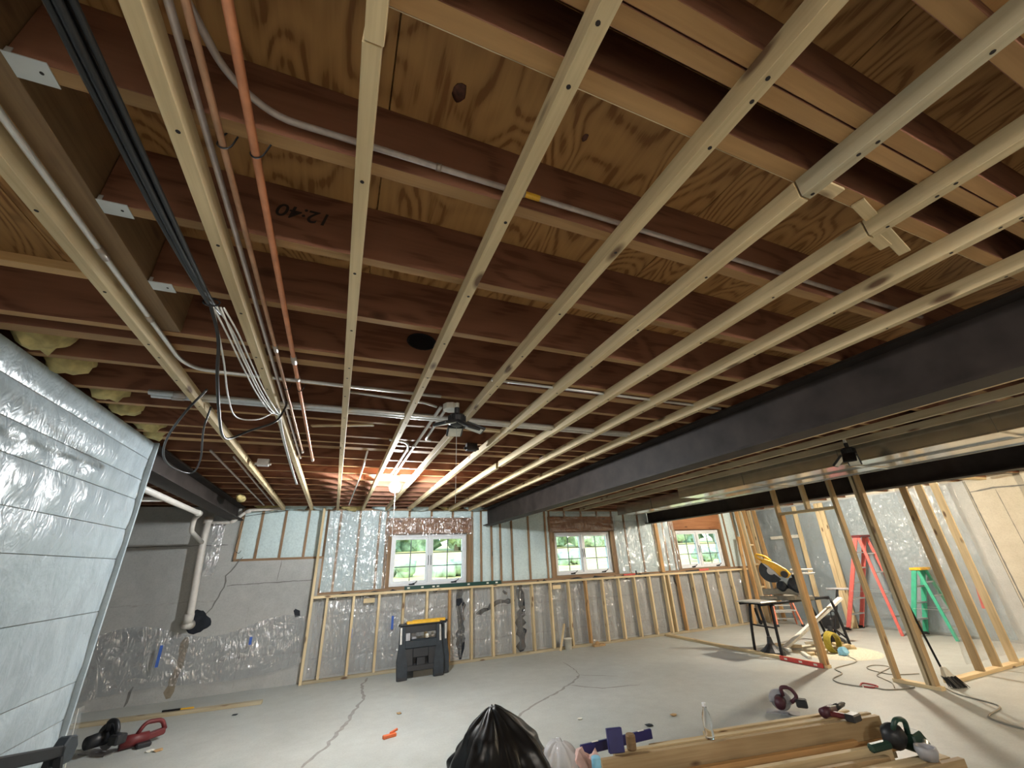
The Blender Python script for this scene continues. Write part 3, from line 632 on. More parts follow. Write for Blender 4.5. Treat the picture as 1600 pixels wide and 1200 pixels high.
cable('black_cable', [(-1.5,8.02,2.40),(-1.2,8.04,2.46),(-.8,8.05,2.52)], .004, CABLEB, 'thin black wire strung along the top of the foam at left', 'wire')
# folding garage lamps
def fold_lamp(loc, rot, panels, lab):
    t = empty('folding_lamp', loc, lab, 'lamp', 'folding panel lamps', mw=Matrix.Translation(loc) @ rotz(rot))
    MB().lathe([(.0,.085),(.018,.085),(.018,.04),(.045,.035),(.055,.02),(.055,-.03),(.03,-.045),(0,-.047)], n=16).obj('lamp_body', BLACK, t, local=True)
    f = MB()
    for i in range(16):
        a = i*math.pi/8; f.bar((.052*math.cos(a),.052*math.sin(a),-.03),(.052*math.cos(a),.052*math.sin(a),.022), .004, .018, (math.cos(a),math.sin(a),0))
    f.obj('heat_sink', BLACK, t, local=True)
    MB().cyl((0,0,.08),(0,0,.12), .014, 12).obj('lamp_socket', PALE, t, local=True)
    for i, (ang, tilt) in enumerate(panels):
        m = rotz(ang) @ Matrix.Translation((.055,0,-.03)) @ Matrix.Rotation(tilt, 4, 'Y')
        MB().box((0,-.055,-.008),(.135,.055,.012)).obj('lamp_panel', BLACK, t, m, bevel=.006, local=True)
        MB().box((.012,-.043,-.0105),(.123,.043,-.0085)).obj('led_window', PALE, t, m, local=True)
    return t
fold_lamp((.655,2.52,2.44), .3, [(math.radians(200),.35),(math.radians(65),.2),(math.radians(-20),.3),(math.radians(-80),.55)], 'black folding panel lamp on the ceiling box between joists, near the bulb')
fold_lamp((4.63,2.40,2.42), .2, [(math.radians(190),.75),(math.radians(10),.75),(math.radians(90),.75)], 'black folding panel lamp hanging between the strips and the duct')
t = tag(MB().lathe([(0,.04),(.055,.04),(.055,0),(0,0)], (.625,2.575,2.525), 8).obj('junction_box', PALE), 'pale octagonal ceiling box above the folding lamp', 'electrical box')
def bulb(loc, col, s, lab):
    t = empty('light_bulb', loc, lab, 'light bulb', None); x, y, z = loc
    MB().lathe([(0,.105),(.06,.105),(.06,.085),(.03,.06),(.022,.04),(0,.04)], loc, 16).obj('lamp_holder', PALE, t)
    MB().lathe([(.018,.05),(.026,.035),(.055,.008),(.066,-.028),(.056,-.066),(.032,-.086),(0,-.092)], loc, 18).obj('bulb_globe', emit('bulb_glow', col, s), t, smooth=True)
    return t
bulb((.57,5.06,2.455), (.93,.98,1.0), BULB_MAIN, 'bare glowing white bulb on the ceiling in front of the left window')
bulb((8.06,5.14,2.462), (1.0,.93,.78), BULB_RIGHT, 'bare glowing bulb over the ladders, hidden behind the black beam')
bulb((8.6,1.3,2.462), (1.0,.83,.58), BULB_FRONT, 'warm bare bulb outside the picture on the right')
for k, (bx, by) in enumerate(((-.25,-2.8),(1.6,-2.3))):  # unseen bulbs added to brighten the ceiling and near floor
    bulb((bx,by,2.462), (1.0,.94,.84), FILL_REAR, ['unseen fill bulb added behind the viewer, left one of two', 'unseen fill bulb added behind the viewer, right one of two'][k])
cable('pull_cord', [(.575,5.05,2.39),(.577,5.05,2.1),(.574,5.05,1.86)], .003, CABLEW, 'white pull cord hanging below the glowing bulb', 'pull cord', n=5)
cable('pull_cord', [(.66,2.55,2.41),(.661,2.55,2.15),(.660,2.55,1.9)], .0018, CABLEW, 'thin pull cord hanging below the folding lamp', 'pull cord', n=5)
tag(board('wood_scrap', (-.28,3.28,2.56), (.16,3.14,2.56), .035, .012, PINE), 'thin slanted stick tucked under the joists left of the lamp', 'stick')
tag(board('wood_scrap', (.86,3.0,2.556), (1.5,3.08,2.556), .03, .02, PINE), 'thin pale stick under a joist right of the folding lamp', 'stick')
for k, (xx, yy) in enumerate(((1.05,3.5),(-.75,4.5))):
    t = tag(MB().box((xx-.05,yy-.03,2.50),(xx+.05,yy+.03,2.566)).cyl((xx-.07,yy,2.52),(xx+.07,yy,2.52),.012,8).obj('junction_box', [STEEL, EMT][k], bevel=.003), ['dark metal box under a joist right of the folding lamp','small metal fitting under a joist at left by the leftmost strip'][k], 'electrical box')
# pvc drains in the left corner
pipe('pvc_pipe', [(-1.90,7.93,2.36),(-1.90,7.93,2.0),(-1.84,7.95,1.02),(-1.85,7.96,.93),(-1.83,8.11,.90)], .048, PVC, 'thick white vertical pvc drain pipe with elbow into the concrete wall', 'pipe', .1, 'white pvc pipes', [((-1.90,7.93,2.30),(-1.90,7.93,2.40)),((-1.845,7.93,1.06),(-1.85,7.95,.95)),((-1.87,7.92,.935),(-1.83,8.06,.91))], n=16)
pipe('pvc_pipe', [(-1.72,4.3,2.315),(-1.73,6.75,2.31),(-1.86,7.05,2.28),(-1.87,7.1,2.12),(-1.90,7.86,2.02)], .03, PVC, 'white pvc pipe running under the short steel beam then dropping to the drain', 'pipe', .07, 'white pvc pipes', [((-1.73,6.6,2.31),(-1.73,6.72,2.31))], n=12)
pipe('pvc_pipe', [(-1.86,7.93,2.31),(-1.58,7.93,2.31),(-1.40,7.95,2.50),(-.93,7.97,2.535)], .024, PVC, 'white pvc branch pipe rising right from the drain along the foam top', 'pipe', .07, 'white pvc pipes', [((-1.60,7.93,2.31),(-1.54,7.93,2.35)),((-1.43,7.95,2.47),(-1.36,7.95,2.50))], n=12)
pipe('pvc_pipe', [(-5.2,6.0,2.33),(-1.75,5.55,2.33)], .028, PVC, 'white pvc pipe in the dark left bay, joining from the side', 'pipe', .05, 'white pvc pipes', n=12)
tag(MB().blob((-1.28,6.6,2.50), 1.0, 2, .3, 3, (.055,.17,.05), 4).obj('paper_roll', BATT, smooth=True), 'rolled tan batt tucked beside the short steel beam', 'insulation')
# ------------------------------------------------------------------ framed walls
t = empty('pony_wall', (-.25, 8.0, 0), 'low pine stud wall in front of the window wall', 'stud wall')
board('top_plate', (-.24, 8.045, 1.161), (9.5, 8.045, 1.161), .089, .038, PINE, t); board('bottom_plate', (-.24, 8.045, .019), (9.5, 8.045, .019), .089, .038, PINEG, t)
for k in range(-1, 23):
    x = .374+.4064*k
    board('stud', (x, 8.045, .039), (x, 8.045, 1.141), .038, .089, PINE2 if k in (4, 11, 17) else PINE, t, upv=(0,1,0))
board('stud', (7.0, 8.045, .039), (7.0, 8.045, 1.141), .038, .089, PINE, t, upv=(0,1,0))
board('corner_post', (-.262, 8.03, 0), (-.262, 8.03, 2.55), .038, .089, PINE, t, upv=(0,1,0))
for x in (.62, 4.17): board('backing_block', (x-.09, 8.03, 1.06), (x+.09, 8.03, 1.06), .02, .07, PINE, t, upv=(0,0,1))
t = empty('stud_partition', (6.62, 4.2, 0), 'open pine stud partition with a doorway under the sheet metal ducts', 'stud wall')
board('bottom_plate', (6.625, 3.40, .019), (6.625, 3.88, .019), .089, .038, PINE, t); board('bottom_plate', (6.625, 4.66, .019), (6.66, 7.98, .019), .089, .038, PINE, t)
board('top_plate', (6.625, 3.0, 2.487), (6.625, 7.98, 2.487), .089, .036, PINE, t)
for y, m, z in ((3.46,PINEB,2.468),(3.52,PINEG,2.468),(3.84,PINEB,2.468),(4.735,PINEB,2.468),(4.695,PINE2,2.06)):
    board('stud', (6.625, y, .038), (6.625, y, z), .089, .038, m, t, upv=(0,1,0))
board('door_header', (6.625, 3.86, 2.08), (6.625, 4.715, 2.08), .089, .038, PINE, t); board('cripple_stud', (6.625, 4.25, 2.1), (6.625, 4.25, 2.468), .089, .038, PINE, t, upv=(0,1,0))
t = empty('cross_partition', (8.5, 3.5, 0), 'open pine stud partition at far right running to the concrete wall', 'stud wall')
board('bottom_plate', (7.0, 3.52, .019), (10.36, 3.52, .019), .089, .038, PINE, t); board('top_plate', (7.0, 3.52, 2.54), (10.36, 3.52, 2.54), .089, .038, PINE, t)
for x, m in ((7.78,PINEB),(8.22,PINE),(8.68,PINE)): board('stud', (x, 3.52, .038), (x, 3.52, 2.52), .038, .089, m, t, upv=(0,1,0))
t = empty('corner_framing', (9.6, 7.9, 0), 'full height pine framing boards in the far right corner', 'stud wall')
for x, m, dx in ((9.52,PINE2,.04),(9.66,PINE,.0),(9.83,PINE2,.0),(9.98,PINE,.03),(10.2,PINE2,.0)): board('stud', (x-dx, 7.93, .0), (x+dx, 7.98, 2.54), .038, .089, m, t, upv=(0,1,0))
for z in (.75, 1.25, 1.7): board('blocking', (9.68, 7.955, z), (9.82, 7.955, z), .07, .038, PINE, t)
for y, lab in ((7.0,'pine 2x4 upright against the plastic-covered right wall, farthest one'),(6.46,'left of two pine 2x4s upright together, left of the red ladder'),(6.36,'right of two pine 2x4s upright together, nearest the red ladder')):
    o = board('upright_board', (10.2, y, .0), (10.38, y, 2.52), .089, .038, PINE, None, upv=(1,0,0)); tag(o, lab, 'board', 'boards upright on the right wall')
o = board('leaning_board', (9.12, 7.86, .0), (9.42, 7.97, 1.9), .089, .02, PINE2, None, upv=(0,1,0)); tag(o, 'thin orange board leaning in the far right corner', 'board')
# ---- poly film
def sheet(name, o, du, dv, nu, nv, amp, lab, mat=FILM, seed=0, axis=1, fr=3.0, fn=None):
    du, dv = V(du), V(dv)
    def f(u, v):
        p = V((u*du.length*fr, v*dv.length*fr*.8, seed)); n = noise.noise(p)*.6 + abs(noise.noise(p*2.3))*.5 + .25*noise.noise(p*5)
        q = V((0,0,0)); q[axis] = -amp*n
        if fn: q += fn(u, v)
        return q
    return tag(MB().grid(o, du, dv, nu, nv, f).obj(name, mat, None, smooth=True), lab, 'plastic sheet', 'clear poly sheets')
sheet('poly_sheet', (-2.95, 8.06, .12), (2.68, 0, 0), (0, 0, .72), 90, 30, .05, 'loose clear plastic sheet crumpled along the foot of the left concrete wall', fn=lambda u, v: V((0, 0, (v-.0)*.1*math.sin(u*9) + (1-v)*(.18*u*u+.05*math.sin(u*6)))))
sheet('poly_sheet', (-.16, 8.16, 1.22), (1.03, 0, 0), (0, 0, 1.31), 40, 50, .04, 'shiny clear plastic sheet over foam left of the left window', seed=3, fr=4)
sheet('poly_sheet', (-.2, 8.113, .06), (9.6, 0, 0), (0, 0, 1.08), 260, 30, .020, 'clear plastic sheet behind the low stud wall', seed=6, fr=5)
sheet('poly_sheet', (5.8, 8.16, 1.22), (1.75, 0, 0), (0, 0, 1.1), 60, 44, .035, 'shiny clear plastic sheet over foam between middle and right windows', seed=9, fr=4)
sheet('poly_sheet', (4.2, 8.17, 2.1), (1.7, 0, 0), (0, 0, .40), 50, 16, .03, 'clear plastic flap over the brown header of the middle window', seed=12, fr=4)
sheet('poly_sheet', (.84, 8.17, 2.08), (1.64, 0, 0), (0, 0, .34), 50, 14, .03, 'clear plastic flap over the brown header of the left window', seed=15, fr=4)
sheet('poly_sheet', (10.42, 8.1, .05), (0, -4.05, 0), (0, 0, 2.48), 110, 60, .06, 'bluish clear plastic sheet covering the right concrete wall behind the ladders', mat=film('hazy_film', (.80,.87,.92), .16, 7, 1.0, .22, (.50,.60,.66)), seed=18, axis=0)
sheet('poly_sheet', (7.7, 3.60, .1), (1.75, 0, 0), (0, 0, 2.4), 50, 60, .03, 'glossy plastic strip hung behind the cross partition studs', seed=21, fr=4)
sheet('poly_sheet', (-1.80, 7.86, 1.55), (.16, 0, 0), (0, 0, .75), 10, 30, .03, 'clear plastic wrapped beside the white drain pipe', seed=24, fr=6)
for k, (x, z, dz) in enumerate(((-2.10,.56,.13),(-1.02,.64,.05),(.385,.60,.07),(1.03,.70,.10))):
    o = MB().box((x-.018, 8.005 if k < 2 else 8.075, z-dz), (x+.018, 8.008 if k < 2 else 8.078, z+dz)).obj('blue_tape', TAPE)
    tag(o, ['long strip of blue tape on the left plastic sheet','short blue tape tab on the left sheet, right of the drain pipe','blue tape on plastic between the low wall studs, left of the black trestle','blue tape patch just left of the black trestle top'][k], 'tape', 'blue tape strips')
# ---- things along the low wall
g = empty('spirit_level', (1.2, 8.03, 1.18), 'long dark green spirit level on the low wall under the left window', 'level')
MB().box((1.19,8.02,1.181),(3.0,8.045,1.243)).obj('level_body', GREEND, g, bevel=.003)
for x in (1.26, 1.5, 1.7, 1.78, 2.35, 2.72, 2.9): MB().box((x-.022,8.0185,1.200),(x+.022,8.0195,1.224)).obj('level_vial', PALE, g)
g = empty('bar_clamp', (5.95, 8.03, 1.18), 'red handled bar clamp lying on the low wall right of the middle window', 'clamp')
MB().bar((5.83,8.04,1.2),(6.12,8.04,1.2),.02,.03).obj('clamp_handle', RED, g); MB().bar((6.12,8.04,1.195),(6.5,8.04,1.195),.012,.012).bar((6.16,8.04,1.2),(6.16,8.04,1.27),.02,.02).obj('clamp_bar', BLACKM, g)
g = empty('hand_tool', (8.1, 8.03, 1.18), 'red gripped hand tool lying under the right window', 'tool')
MB().bar((7.95,8.03,1.2),(8.25,8.03,1.205),.03,.045).obj('tool_grip', REDL, g, bevel=.008); MB().bar((7.55,8.03,1.195),(7.95,8.03,1.2),.012,.02).obj('tool_bar', BLACKM, g)
o = MB().lathe([(0,0),(.065,0),(.075,.17),(.079,.17),(.079,.18),(.07,.18),(.062,.01),(0,.01)], (4.30,7.98,0), 18).obj('plastic_cup', PALE, smooth=True); tag(o, 'small white plastic tub on the floor by the low wall', 'tub')
tag(board('wood_scrap', (4.1,7.93,.0), (4.26,8.0,.42), .04, .02, PINE), 'short stick leaning by the white tub', 'stick')
tag(MB().box((4.8,7.86,0),(5.05,7.95,.035)).blob((4.9,7.9,.04),.05,1,.5).obj('debris', CARD), 'small heap of debris at the foot of the low wall', 'debris')
tag(board('loose_plate', (-2.62,7.40,.019), (-.66,7.27,.019), .089, .038, PINEG), 'loose 2x4 plate lying on the floor by the left concrete wall', 'board')
g = empty('marking_tool', (-1.7,7.36,.04), 'small black and yellow marking tool on the loose plate', 'tool')
MB().bar((-1.75,7.36,.05),(-1.56,7.345,.05),.022,.018).obj('tool_handle', BLACKM, g); MB().bar((-1.56,7.345,.05),(-1.42,7.335,.05),.016,.014).obj('tool_blade', YELLOW, g)
tag(MB().bar((9.30,7.85,.0),(9.27,7.90,.33),.035,.04).blob((9.30,7.85,.05),.05,1,.4).obj('dark_tool', BLACKM), 'small dark tool standing at the right end of the low wall', 'tool')
tag(board('wall_cleat', (10.40,7.85,1.84), (10.40,7.05,1.84), .02, .07, PALE), 'pale horizontal cleat on the right wall near the far corner', 'board')
# folding plastic trestles
def trestle(mw, lab):
    t = empty('folding_trestle', (0,0,0), lab, 'sawhorse', 'black folding trestles', mw=mw)
    for s in (-1, 1):
        MB().prism([(s*.20,.0),(s*.355,.0),(s*.365,.25),(s*.33,.42),(s*.325,.70),(s*.25,.70),(s*.245,.36),(s*.20,.2)], .05).obj('leg', CHAR, t, local=True, bevel=.006)
        MB().box((s*.31-.014,-.031,.46),(s*.31+.014,-.026,.68)).obj('side_strip', ALU, t, local=True)
        MB().box((s*.28-.06,-.035,-.0),(s*.28+.06,.035,.03)).obj('foot', BLACK, t, local=True)
    MB().box((-.345,-.04,.70),(.345,.04,.735)).obj('top_beam', BLACK, t, local=True, bevel=.006); MB().box((-.23,-.044,.712),(.31,.044,.762)).obj('top_pad', YELLOW, t, local=True, bevel=.01)
    MB().box((-.25,-.012,.60),(.25,.012,.70)).obj('upper_panel', BLACK, t, local=True); MB().box((-.25,-.03,.39),(.25,.03,.50)).obj('tool_shelf', CHAR, t, local=True, bevel=.012)
    p = MB(); p.box((-.25,-.015,.17),(-.12,.015,.40)); p.box((-.12,-.015,.27),(.12,.015,.40)); p.box((.12,-.015,.17),(.25,.015,.40)); p.box((-.06,-.018,.17),(.07,.018,.27)); p.box((-.23,-.02,.10),(.23,.02,.175))
    p.obj('brace_panel', BLACK, t, local=True, bevel=.006)
    MB().box((-.235,-.033,.50),(-.17,.0,.60)).obj('pocket', GREYT, t, local=True); MB().cyl((.1,-.03,.53),(.1,-.0,.56),.025,10).obj('latch_knob', PALE, t, local=True)
    return t
trestle(Matrix.Translation((1.41,7.40,0)) @ rotz(.03) @ Matrix.Rotation(-.16, 4, 'X'), 'black folding plastic trestle with yellow top pad, front one')
trestle(Matrix.Translation((1.52,7.52,0)) @ rotz(.0) @ Matrix.Rotation(-.16, 4, 'X'), 'black folding plastic trestle tucked behind the front one')
# ---- saw stand with mitre saw
t = empty('saw_stand', (7.5,5.65,0), 'black tubular saw stand carrying the yellow mitre saw', 'tool stand')
LEG = {'a': ((6.86,5.92,.72),(6.80,5.94,.4),(6.77,5.97,0)), 'b': ((6.84,5.50,.72),(6.72,5.42,.4),(6.62,5.36,0)), 'c': ((8.30,5.45,.72),(8.30,5.40,.4),(8.27,5.34,0)), 'd': ((8.30,5.90,.72),(8.5,5.92,.35),(8.66,5.95,0))}
for k, pts in LEG.items(): MB().tube(spline(pts, 4), .022, 8).obj('leg', BLACKM, t, smooth=True)
MB().tube(spline([(6.86,5.75,.72),(6.84,5.7,.4),(6.80,5.66,.12)], 4), .024, 8).obj('strut', BLACKM, t, smooth=True)
for c in ((6.80,5.66),(8.45,5.72)):
    MB().lathe([(.0,.26),(.03,.25),(.05,.15),(.11,.09),(.17,.05),(.19,.0),(0,0)], (c[0],c[1],0.0), 14).obj('stand_foot', BLACK, t)
for y in (5.5, 5.9): MB().tube([(6.6,y,.735),(8.34,y,.735)], .022, 8).obj('rail', BLACKM, t, smooth=True)
MB().tube([(6.72,5.42,.40),(6.80,5.94,.40)], .012, 6).tube([(6.86,5.46,.72),(6.86,5.94,.72)], .02, 6).tube([(8.30,5.46,.72),(8.30,5.94,.72)], .02, 6).obj('cross_bar', BLACKM, t)
MB().box((6.58,5.46,.755),(6.95,5.94,.775)).obj('end_support', ALU, t, bevel=.004)
mw = Matrix.Translation((7.42,5.62,.757)) @ rotz(math.radians(-50))
s = empty('mitre_saw', (0,0,0), 'yellow and grey mitre saw with black blade guard on the stand', 'saw', mw=mw)
MB().lathe([(0,.0),(.19,0),(.19,.07),(.14,.085),(0,.085)], n=20).obj('turntable', plain('dusty_casting', (.17,.155,.12), .6), s, local=True); MB().box((-.34,-.02,.07),(.34,.03,.17)).box((-.4,-.12,0),(.4,.12,.05)).obj('fence', plain('dusty_fence', (.26,.245,.20), .55, .4), s, local=True, bevel=.006)
def disc(cx, cz, r0, r1, a0, a1, n=14):
    A = [a0+(a1-a0)*i/n for i in range(n+1)]; return [(cx+r1*math.cos(a), cz+r1*math.sin(a)) for a in A] + [(cx+r0*math.cos(a), cz+r0*math.sin(a)) for a in A[::-1]]
g = MB().prism(disc(-.13,.45,.06,.185,2.2,5.5), .05).obj('blade_guard', CHAR, s, local=True); MB().prism(disc(-.13,.45,.0,.155,0,6.283,24)[:25], .006).obj('saw_blade', BLADE, s, local=True)
MB().prism([(-.25,.60),(-.19,.665),(-.04,.60),(.12,.48),(.17,.39),(.10,.33),(-.02,.37),(-.06,.46),(-.14,.55)], .12).obj('saw_arm', YELLOW, s, local=True, bevel=.012)
MB().tube(arc([(-.22,0,.63),(-.31,0,.69),(-.29,0,.74),(-.16,0,.70),(-.08,0,.62)], .04), .018, 8).obj('handle', YELLOW, s, local=True, smooth=True)
MB().cyl((.06,-.02,.40),(.06,-.17,.40), .055, 16).obj('motor', BLACK, s, local=True); MB().cyl((.22,0,.1),(.22,0,.42), .05, 14).blob((.18,.02,.22), .12, 2, .25).blob((-.02,.02,.20), .09, 2, .3).obj('pivot', CHAR, s, local=True)
MB().tube([(.18,.05,.46),(.52,.05,.46)], .016, 8).tube([(.18,-.05,.40),(.52,-.05,.40)], .016, 8).obj('slide_rail', ALU, s, local=True)
t = empty('roller_stand', (8.95,6.0,0), 'dark single-post work support with a T-shaped top, right of the saw stand', 'tool stand')
MB().cyl((8.95,6.0,.05),(9.28,5.90,.79),.02,10).obj('post', BLACKM, t); MB().tube([(9.20,6.06,.80),(9.37,5.74,.80)], .022, 8).obj('roller', GREYT, t, smooth=True)
b = MB()
for a in (0.3, 2.4, 4.5): b.tube([(8.95,6.0,.16),(8.95+.24*math.cos(a),6.0+.24*math.sin(a),.012)], .015, 6)
b.obj('tripod_base', BLACKM, t)
tag(board('leaning_scrap', (7.2,5.72,.05), (8.66,5.50,.70), .089, .038, PALE), 'pale white 2x4 leaning from the floor onto the saw stand', 'board')
# step ladders: x across the steps, y from front feet towards rear feet
def ladder(mw, wb, wt, h, ya, yr, n, rail, cap, lab, grp, brace=True):
    t = empty('step_ladder', (0,0,0), lab, 'ladder', grp, mw=mw)
    for s in (-1, 1):
        MB().bar((s*wb/2,0,0),(s*wt/2,ya,h), .028, .075, (0,1,0)).obj('front_rail', rail, t, local=True, bevel=.004); MB().bar((s*wb/2*.95,yr,0),(s*wt/2*.9,ya+.05,h), .025, .05, (0,1,0)).obj('rear_rail', rail, t, local=True, bevel=.004)
        MB().box((s*wb/2-.025,-.05,0),(s*wb/2+.025,.05,.05)).obj('foot', BLACK, t, local=True)
        if brace: MB().bar((s*wb*.46,ya*.42,h*.42),(s*wb*.44,yr-(yr-ya)*.42,h*.42), .02, .004).obj('spreader', ALU, t, local=True)
    for i in range(1, n+1):
        f = i/(n+1); wdt = wb+(wt-wb)*f; MB().box((-wdt/2,ya*f-.04,h*f-.012),(wdt/2,ya*f+.045,h*f+.012)).obj('step', ALU, t, local=True)
    for f in (.18,.4,.62,.82): wdt = (wb+(wt-wb)*f)*.92; yy = yr+(ya+.05-yr)*f; MB().box((-wdt/2,yy-.012,h*f-.012),(wdt/2,yy+.012,h*f+.012)).obj('rear_bar', ALU, t, local=True)
    MB().box((-wt/2-.03,ya-.06,h),(wt/2+.03,ya+.12,h+.045)).obj('top_cap', cap, t, local=True, bevel=.01); return t
ladder(Matrix.Translation((10.11,6.33,0)) @ rotz(math.pi), .44, .30, 1.72, .70, .93, 5, REDL, SAWRED, 'tall red fibreglass step ladder by the right wall', 'step ladders')
ladder(Matrix.Translation((10.2,5.28,0)) @ rotz(math.pi), .40, .28, 1.10, .38, .62, 3, GREENL, YELLOW, 'green fibreglass step ladder with yellow top cap by the right wall', 'step ladders')
ladder(Matrix.Translation((9.45,7.25,0)) @ rotz(math.radians(-40)), .50, .36, .62, .2, .42, 1, ORANGEL, ORANGEL, 'low orange step stool behind the saw stand', 'step ladders')
o = MB().box((10.12,5.30,.0),(10.40,5.33,.26)).obj('cardboard_panel', CARD); tag(o, 'brown board standing behind the feet of the green ladder', 'board')
t = empty('tool_bag', (9.75,6.6,0), 'black open tool bag on the floor left of the red ladder', 'bag'); MB().hexa([(9.72,6.5,0),(9.95,6.5,0),(9.95,6.72,0),(9.72,6.72,0),(9.70,6.48,.22),(9.97,6.48,.25),(9.97,6.74,.23),(9.70,6.74,.21)]).obj('bag_body', BLACK, t, bevel=.03)
MB().tube(arc([(9.76,6.5,.22),(9.77,6.5,.33),(9.9,6.5,.33),(9.9,6.5,.22)],.06), .012, 6).obj('bag_handle', BLACK, t)
tag(MB().cyl((10.30,4.25,.5),(10.36,4.22,.95),.03,8).cyl((10.36,4.22,.95),(10.38,4.2,1.05),.012,8).obj('hanging_tool', RED), 'red tool hanging low on the right wall beyond the studs', 'tool')
# offcuts under the saw
rr = random.Random(5); OFF = ['beside the left foot','near the stand centre','under the front rail','by the yellow coil','touching the plate','farther back','close to the post','at the front edge','next to the pale board','near the rear foot','far right of the heap','flat beside the red level','small chip one','between the legs']
for k, lab in enumerate(OFF):
    x, y = 7.05+rr.random()*1.35, 5.15+rr.random()*.65; a = rr.random()*3.1; L = .14+.26*rr.random(); z = .019+(.038 if k % 3 == 0 else 0)
    o = board('offcut', (x-math.cos(a)*L/2, y-math.sin(a)*L/2, z), (x+math.cos(a)*L/2, y+math.sin(a)*L/2, z), .089 if k % 2 else .05, .037, PINE if k % 4 else PALE); tag(o, 'sawn pine offcut under the saw stand, '+lab, 'offcut', 'pine offcuts under the saw stand')
o = MB().lathe([(0,0),(.62,0),(.5,.003),(.3,.006),(0,.006)], (7.7,5.25,.0005), 40).obj('sawdust', DUST); tag(o, 'thin spread of pale sawdust under the saw stand', 'sawdust', kind='stuff')
b = MB()
for i in range(5): b.tube([(7.62+(.13+.004*i)*math.cos(a), 5.14+.02*i, .15+(.13+.004*i)*math.sin(a)) for a in [j*.35 for j in range(19)]], .012, 6)
tag(b.obj('coiled_cord', plain('ochre_cord', (.42,.33,.04), .5)), 'coil of yellow extension cord standing beside the stud', 'cord')
tag(MB().blob((7.55,5.02,.05), .07, 2, .4).obj('blue_rag', CYAN), 'light blue rag beside the yellow coil', 'rag')
g = empty('spirit_level', (6.55,4.9,.04), 'red spirit level lying along the partition plate by the door opening', 'level'); MB().bar((6.555,5.35,.03),(6.555,4.70,.03),.022,.058).obj('level_body', RED, g, bevel=.003)
for yy in (5.25, 5.02, 4.8): MB().box((6.5425,yy-.025,.018),(6.5435,yy+.025,.042)).obj('level_vial', PALE, g)
def cord(pts, r, mat, lab, grp='power cords on the floor'): return tag(MB().tube(spline(pts, 6), r, 6).obj('power_cord', mat, None, smooth=True), lab, 'cord', grp)
z = .008
cord([(7.6,5.1,z),(7.3,4.7,z),(6.72,4.62,z),(6.59,4.56,z),(6.46,4.40,z),(6.13,4.31,z),(6.01,4.17,z),(6.02,4.03,z),(6.06,3.93,z)], .007, CORD, 'grey cord snaking out of the doorway to the red plug')
cord([(6.05,3.95,z),(6.17,3.98,z+.01),(6.22,3.86,z),(6.12,3.84,z),(6.07,3.92,z)], .009, CORDR, 'small red loop of cord on the floor in front of the doorway')
cord([(6.13,3.87,z),(6.15,3.73,z),(6.32,3.65,z),(6.5,3.62,z)], .007, CORD, 'grey cord from the red loop to the partition post')
cord([(7.2,3.9,z),(6.9,4.06,z),(6.98,4.38,z),(7.23,4.44,z),(7.28,4.27,z),(6.75,4.14,z),(6.61,4.0,z),(6.5,3.85,z),(6.3,3.72,z)], .006, CORD, 'thin looped cord inside the doorway')
cord([(6.75,3.45,z),(6.57,3.24,z),(6.49,2.95,z),(6.36,2.85,z),(6.01,2.8,z),(5.91,2.7,z),(5.86,2.51,z),(5.9,2.2,z)], .007, CORD, 'dark cord curving over the floor at the right edge')
t = empty('push_broom', (6.87,3.45,0), 'broom with black handle leaning on the partition studs', 'broom')
MB().tube([(6.86,3.46,.16),(6.715,3.52,1.2)], .012, 8).obj('broom_handle', BLACKM, t); MB().hexa([(6.80,3.42,.10),(6.93,3.38,.10),(6.95,3.44,.10),(6.82,3.48,.10),(6.83,3.44,.2),(6.88,3.42,.2),(6.89,3.46,.2),(6.84,3.47,.2)]).obj('broom_cap', PALE, t, bevel=.01)
b = MB(); rr = random.Random(9)
for i in range(130):
    u, v = rr.random(), rr.random(); top = V((6.80+.13*u+.02*v, 3.42-.04*u+.06*v, .11)); b.tube([top, top+V((.05*(u-.5)+.03, -.02-.05*rr.random(), -.105))], .004, 3, False)
b.obj('bristles', BLACK, t)['kind'] = 'stuff'
# ------------------------------------------------------------------ foreground
# lumber pile in its own frame: s along the boards, t away from the viewer
PO, PU, PV = V((1.86,3.06,0)), V((.9864,-.1644,0)), V((.1644,.9864,0))
def pp(s, t, z): return PO + PU*s + PV*t + V((0,0,z))
def lum(s0, s1, t, z, wd, th, lab, mat=PINE, slew=0.0):
    o = board('lumber_board', pp(s0, t-slew, z), pp(s1, t+slew, z), wd, th, mat); tag(o, lab, 'board', 'boards in the lumber pile'); return o
for k, s0 in enumerate((.25, 1.2, 2.15)):
    o = board('pile_bearer', pp(s0, -.45, .02), pp(s0, .38, .02), .089, .038, PINEG); tag(o, 'short bearer under the lumber pile, %s' % ['left','middle','right'][k], 'board', 'bearers under the lumber pile')
zb = .04
lum(.0, 2.40, .02, zb+.019, .089, .037, 'bottom front board of the main lumber stack', PINEG); lum(.04, 2.44, .115, zb+.019, .089, .037, 'bottom rear board of the main lumber stack', PINE2)
lum(.02, 2.43, .018, zb+.084, .085, .089, 'timber under the front on-edge board of the pile', PINE2); lum(.0, 2.4, .112, zb+.084, .085, .089, 'timber under the rear on-edge boards of the pile', PINEG)
lum(-.03, 2.36, .0, zb+.197, .037, .135, 'front board on edge forming the tall brown face of the lumber pile', PINEB); lum(.30, 2.40, .041, zb+.191, .034, .123, 'second board on edge, right behind the tall brown face', PINE)
lum(.10, 2.33, .080, zb+.197, .036, .135, 'third board on edge in the lumber pile, under the bottle', PINE); lum(.36, 2.42, .121, zb+.188, .036, .117, 'fourth board on edge in the lumber pile', PINEB)
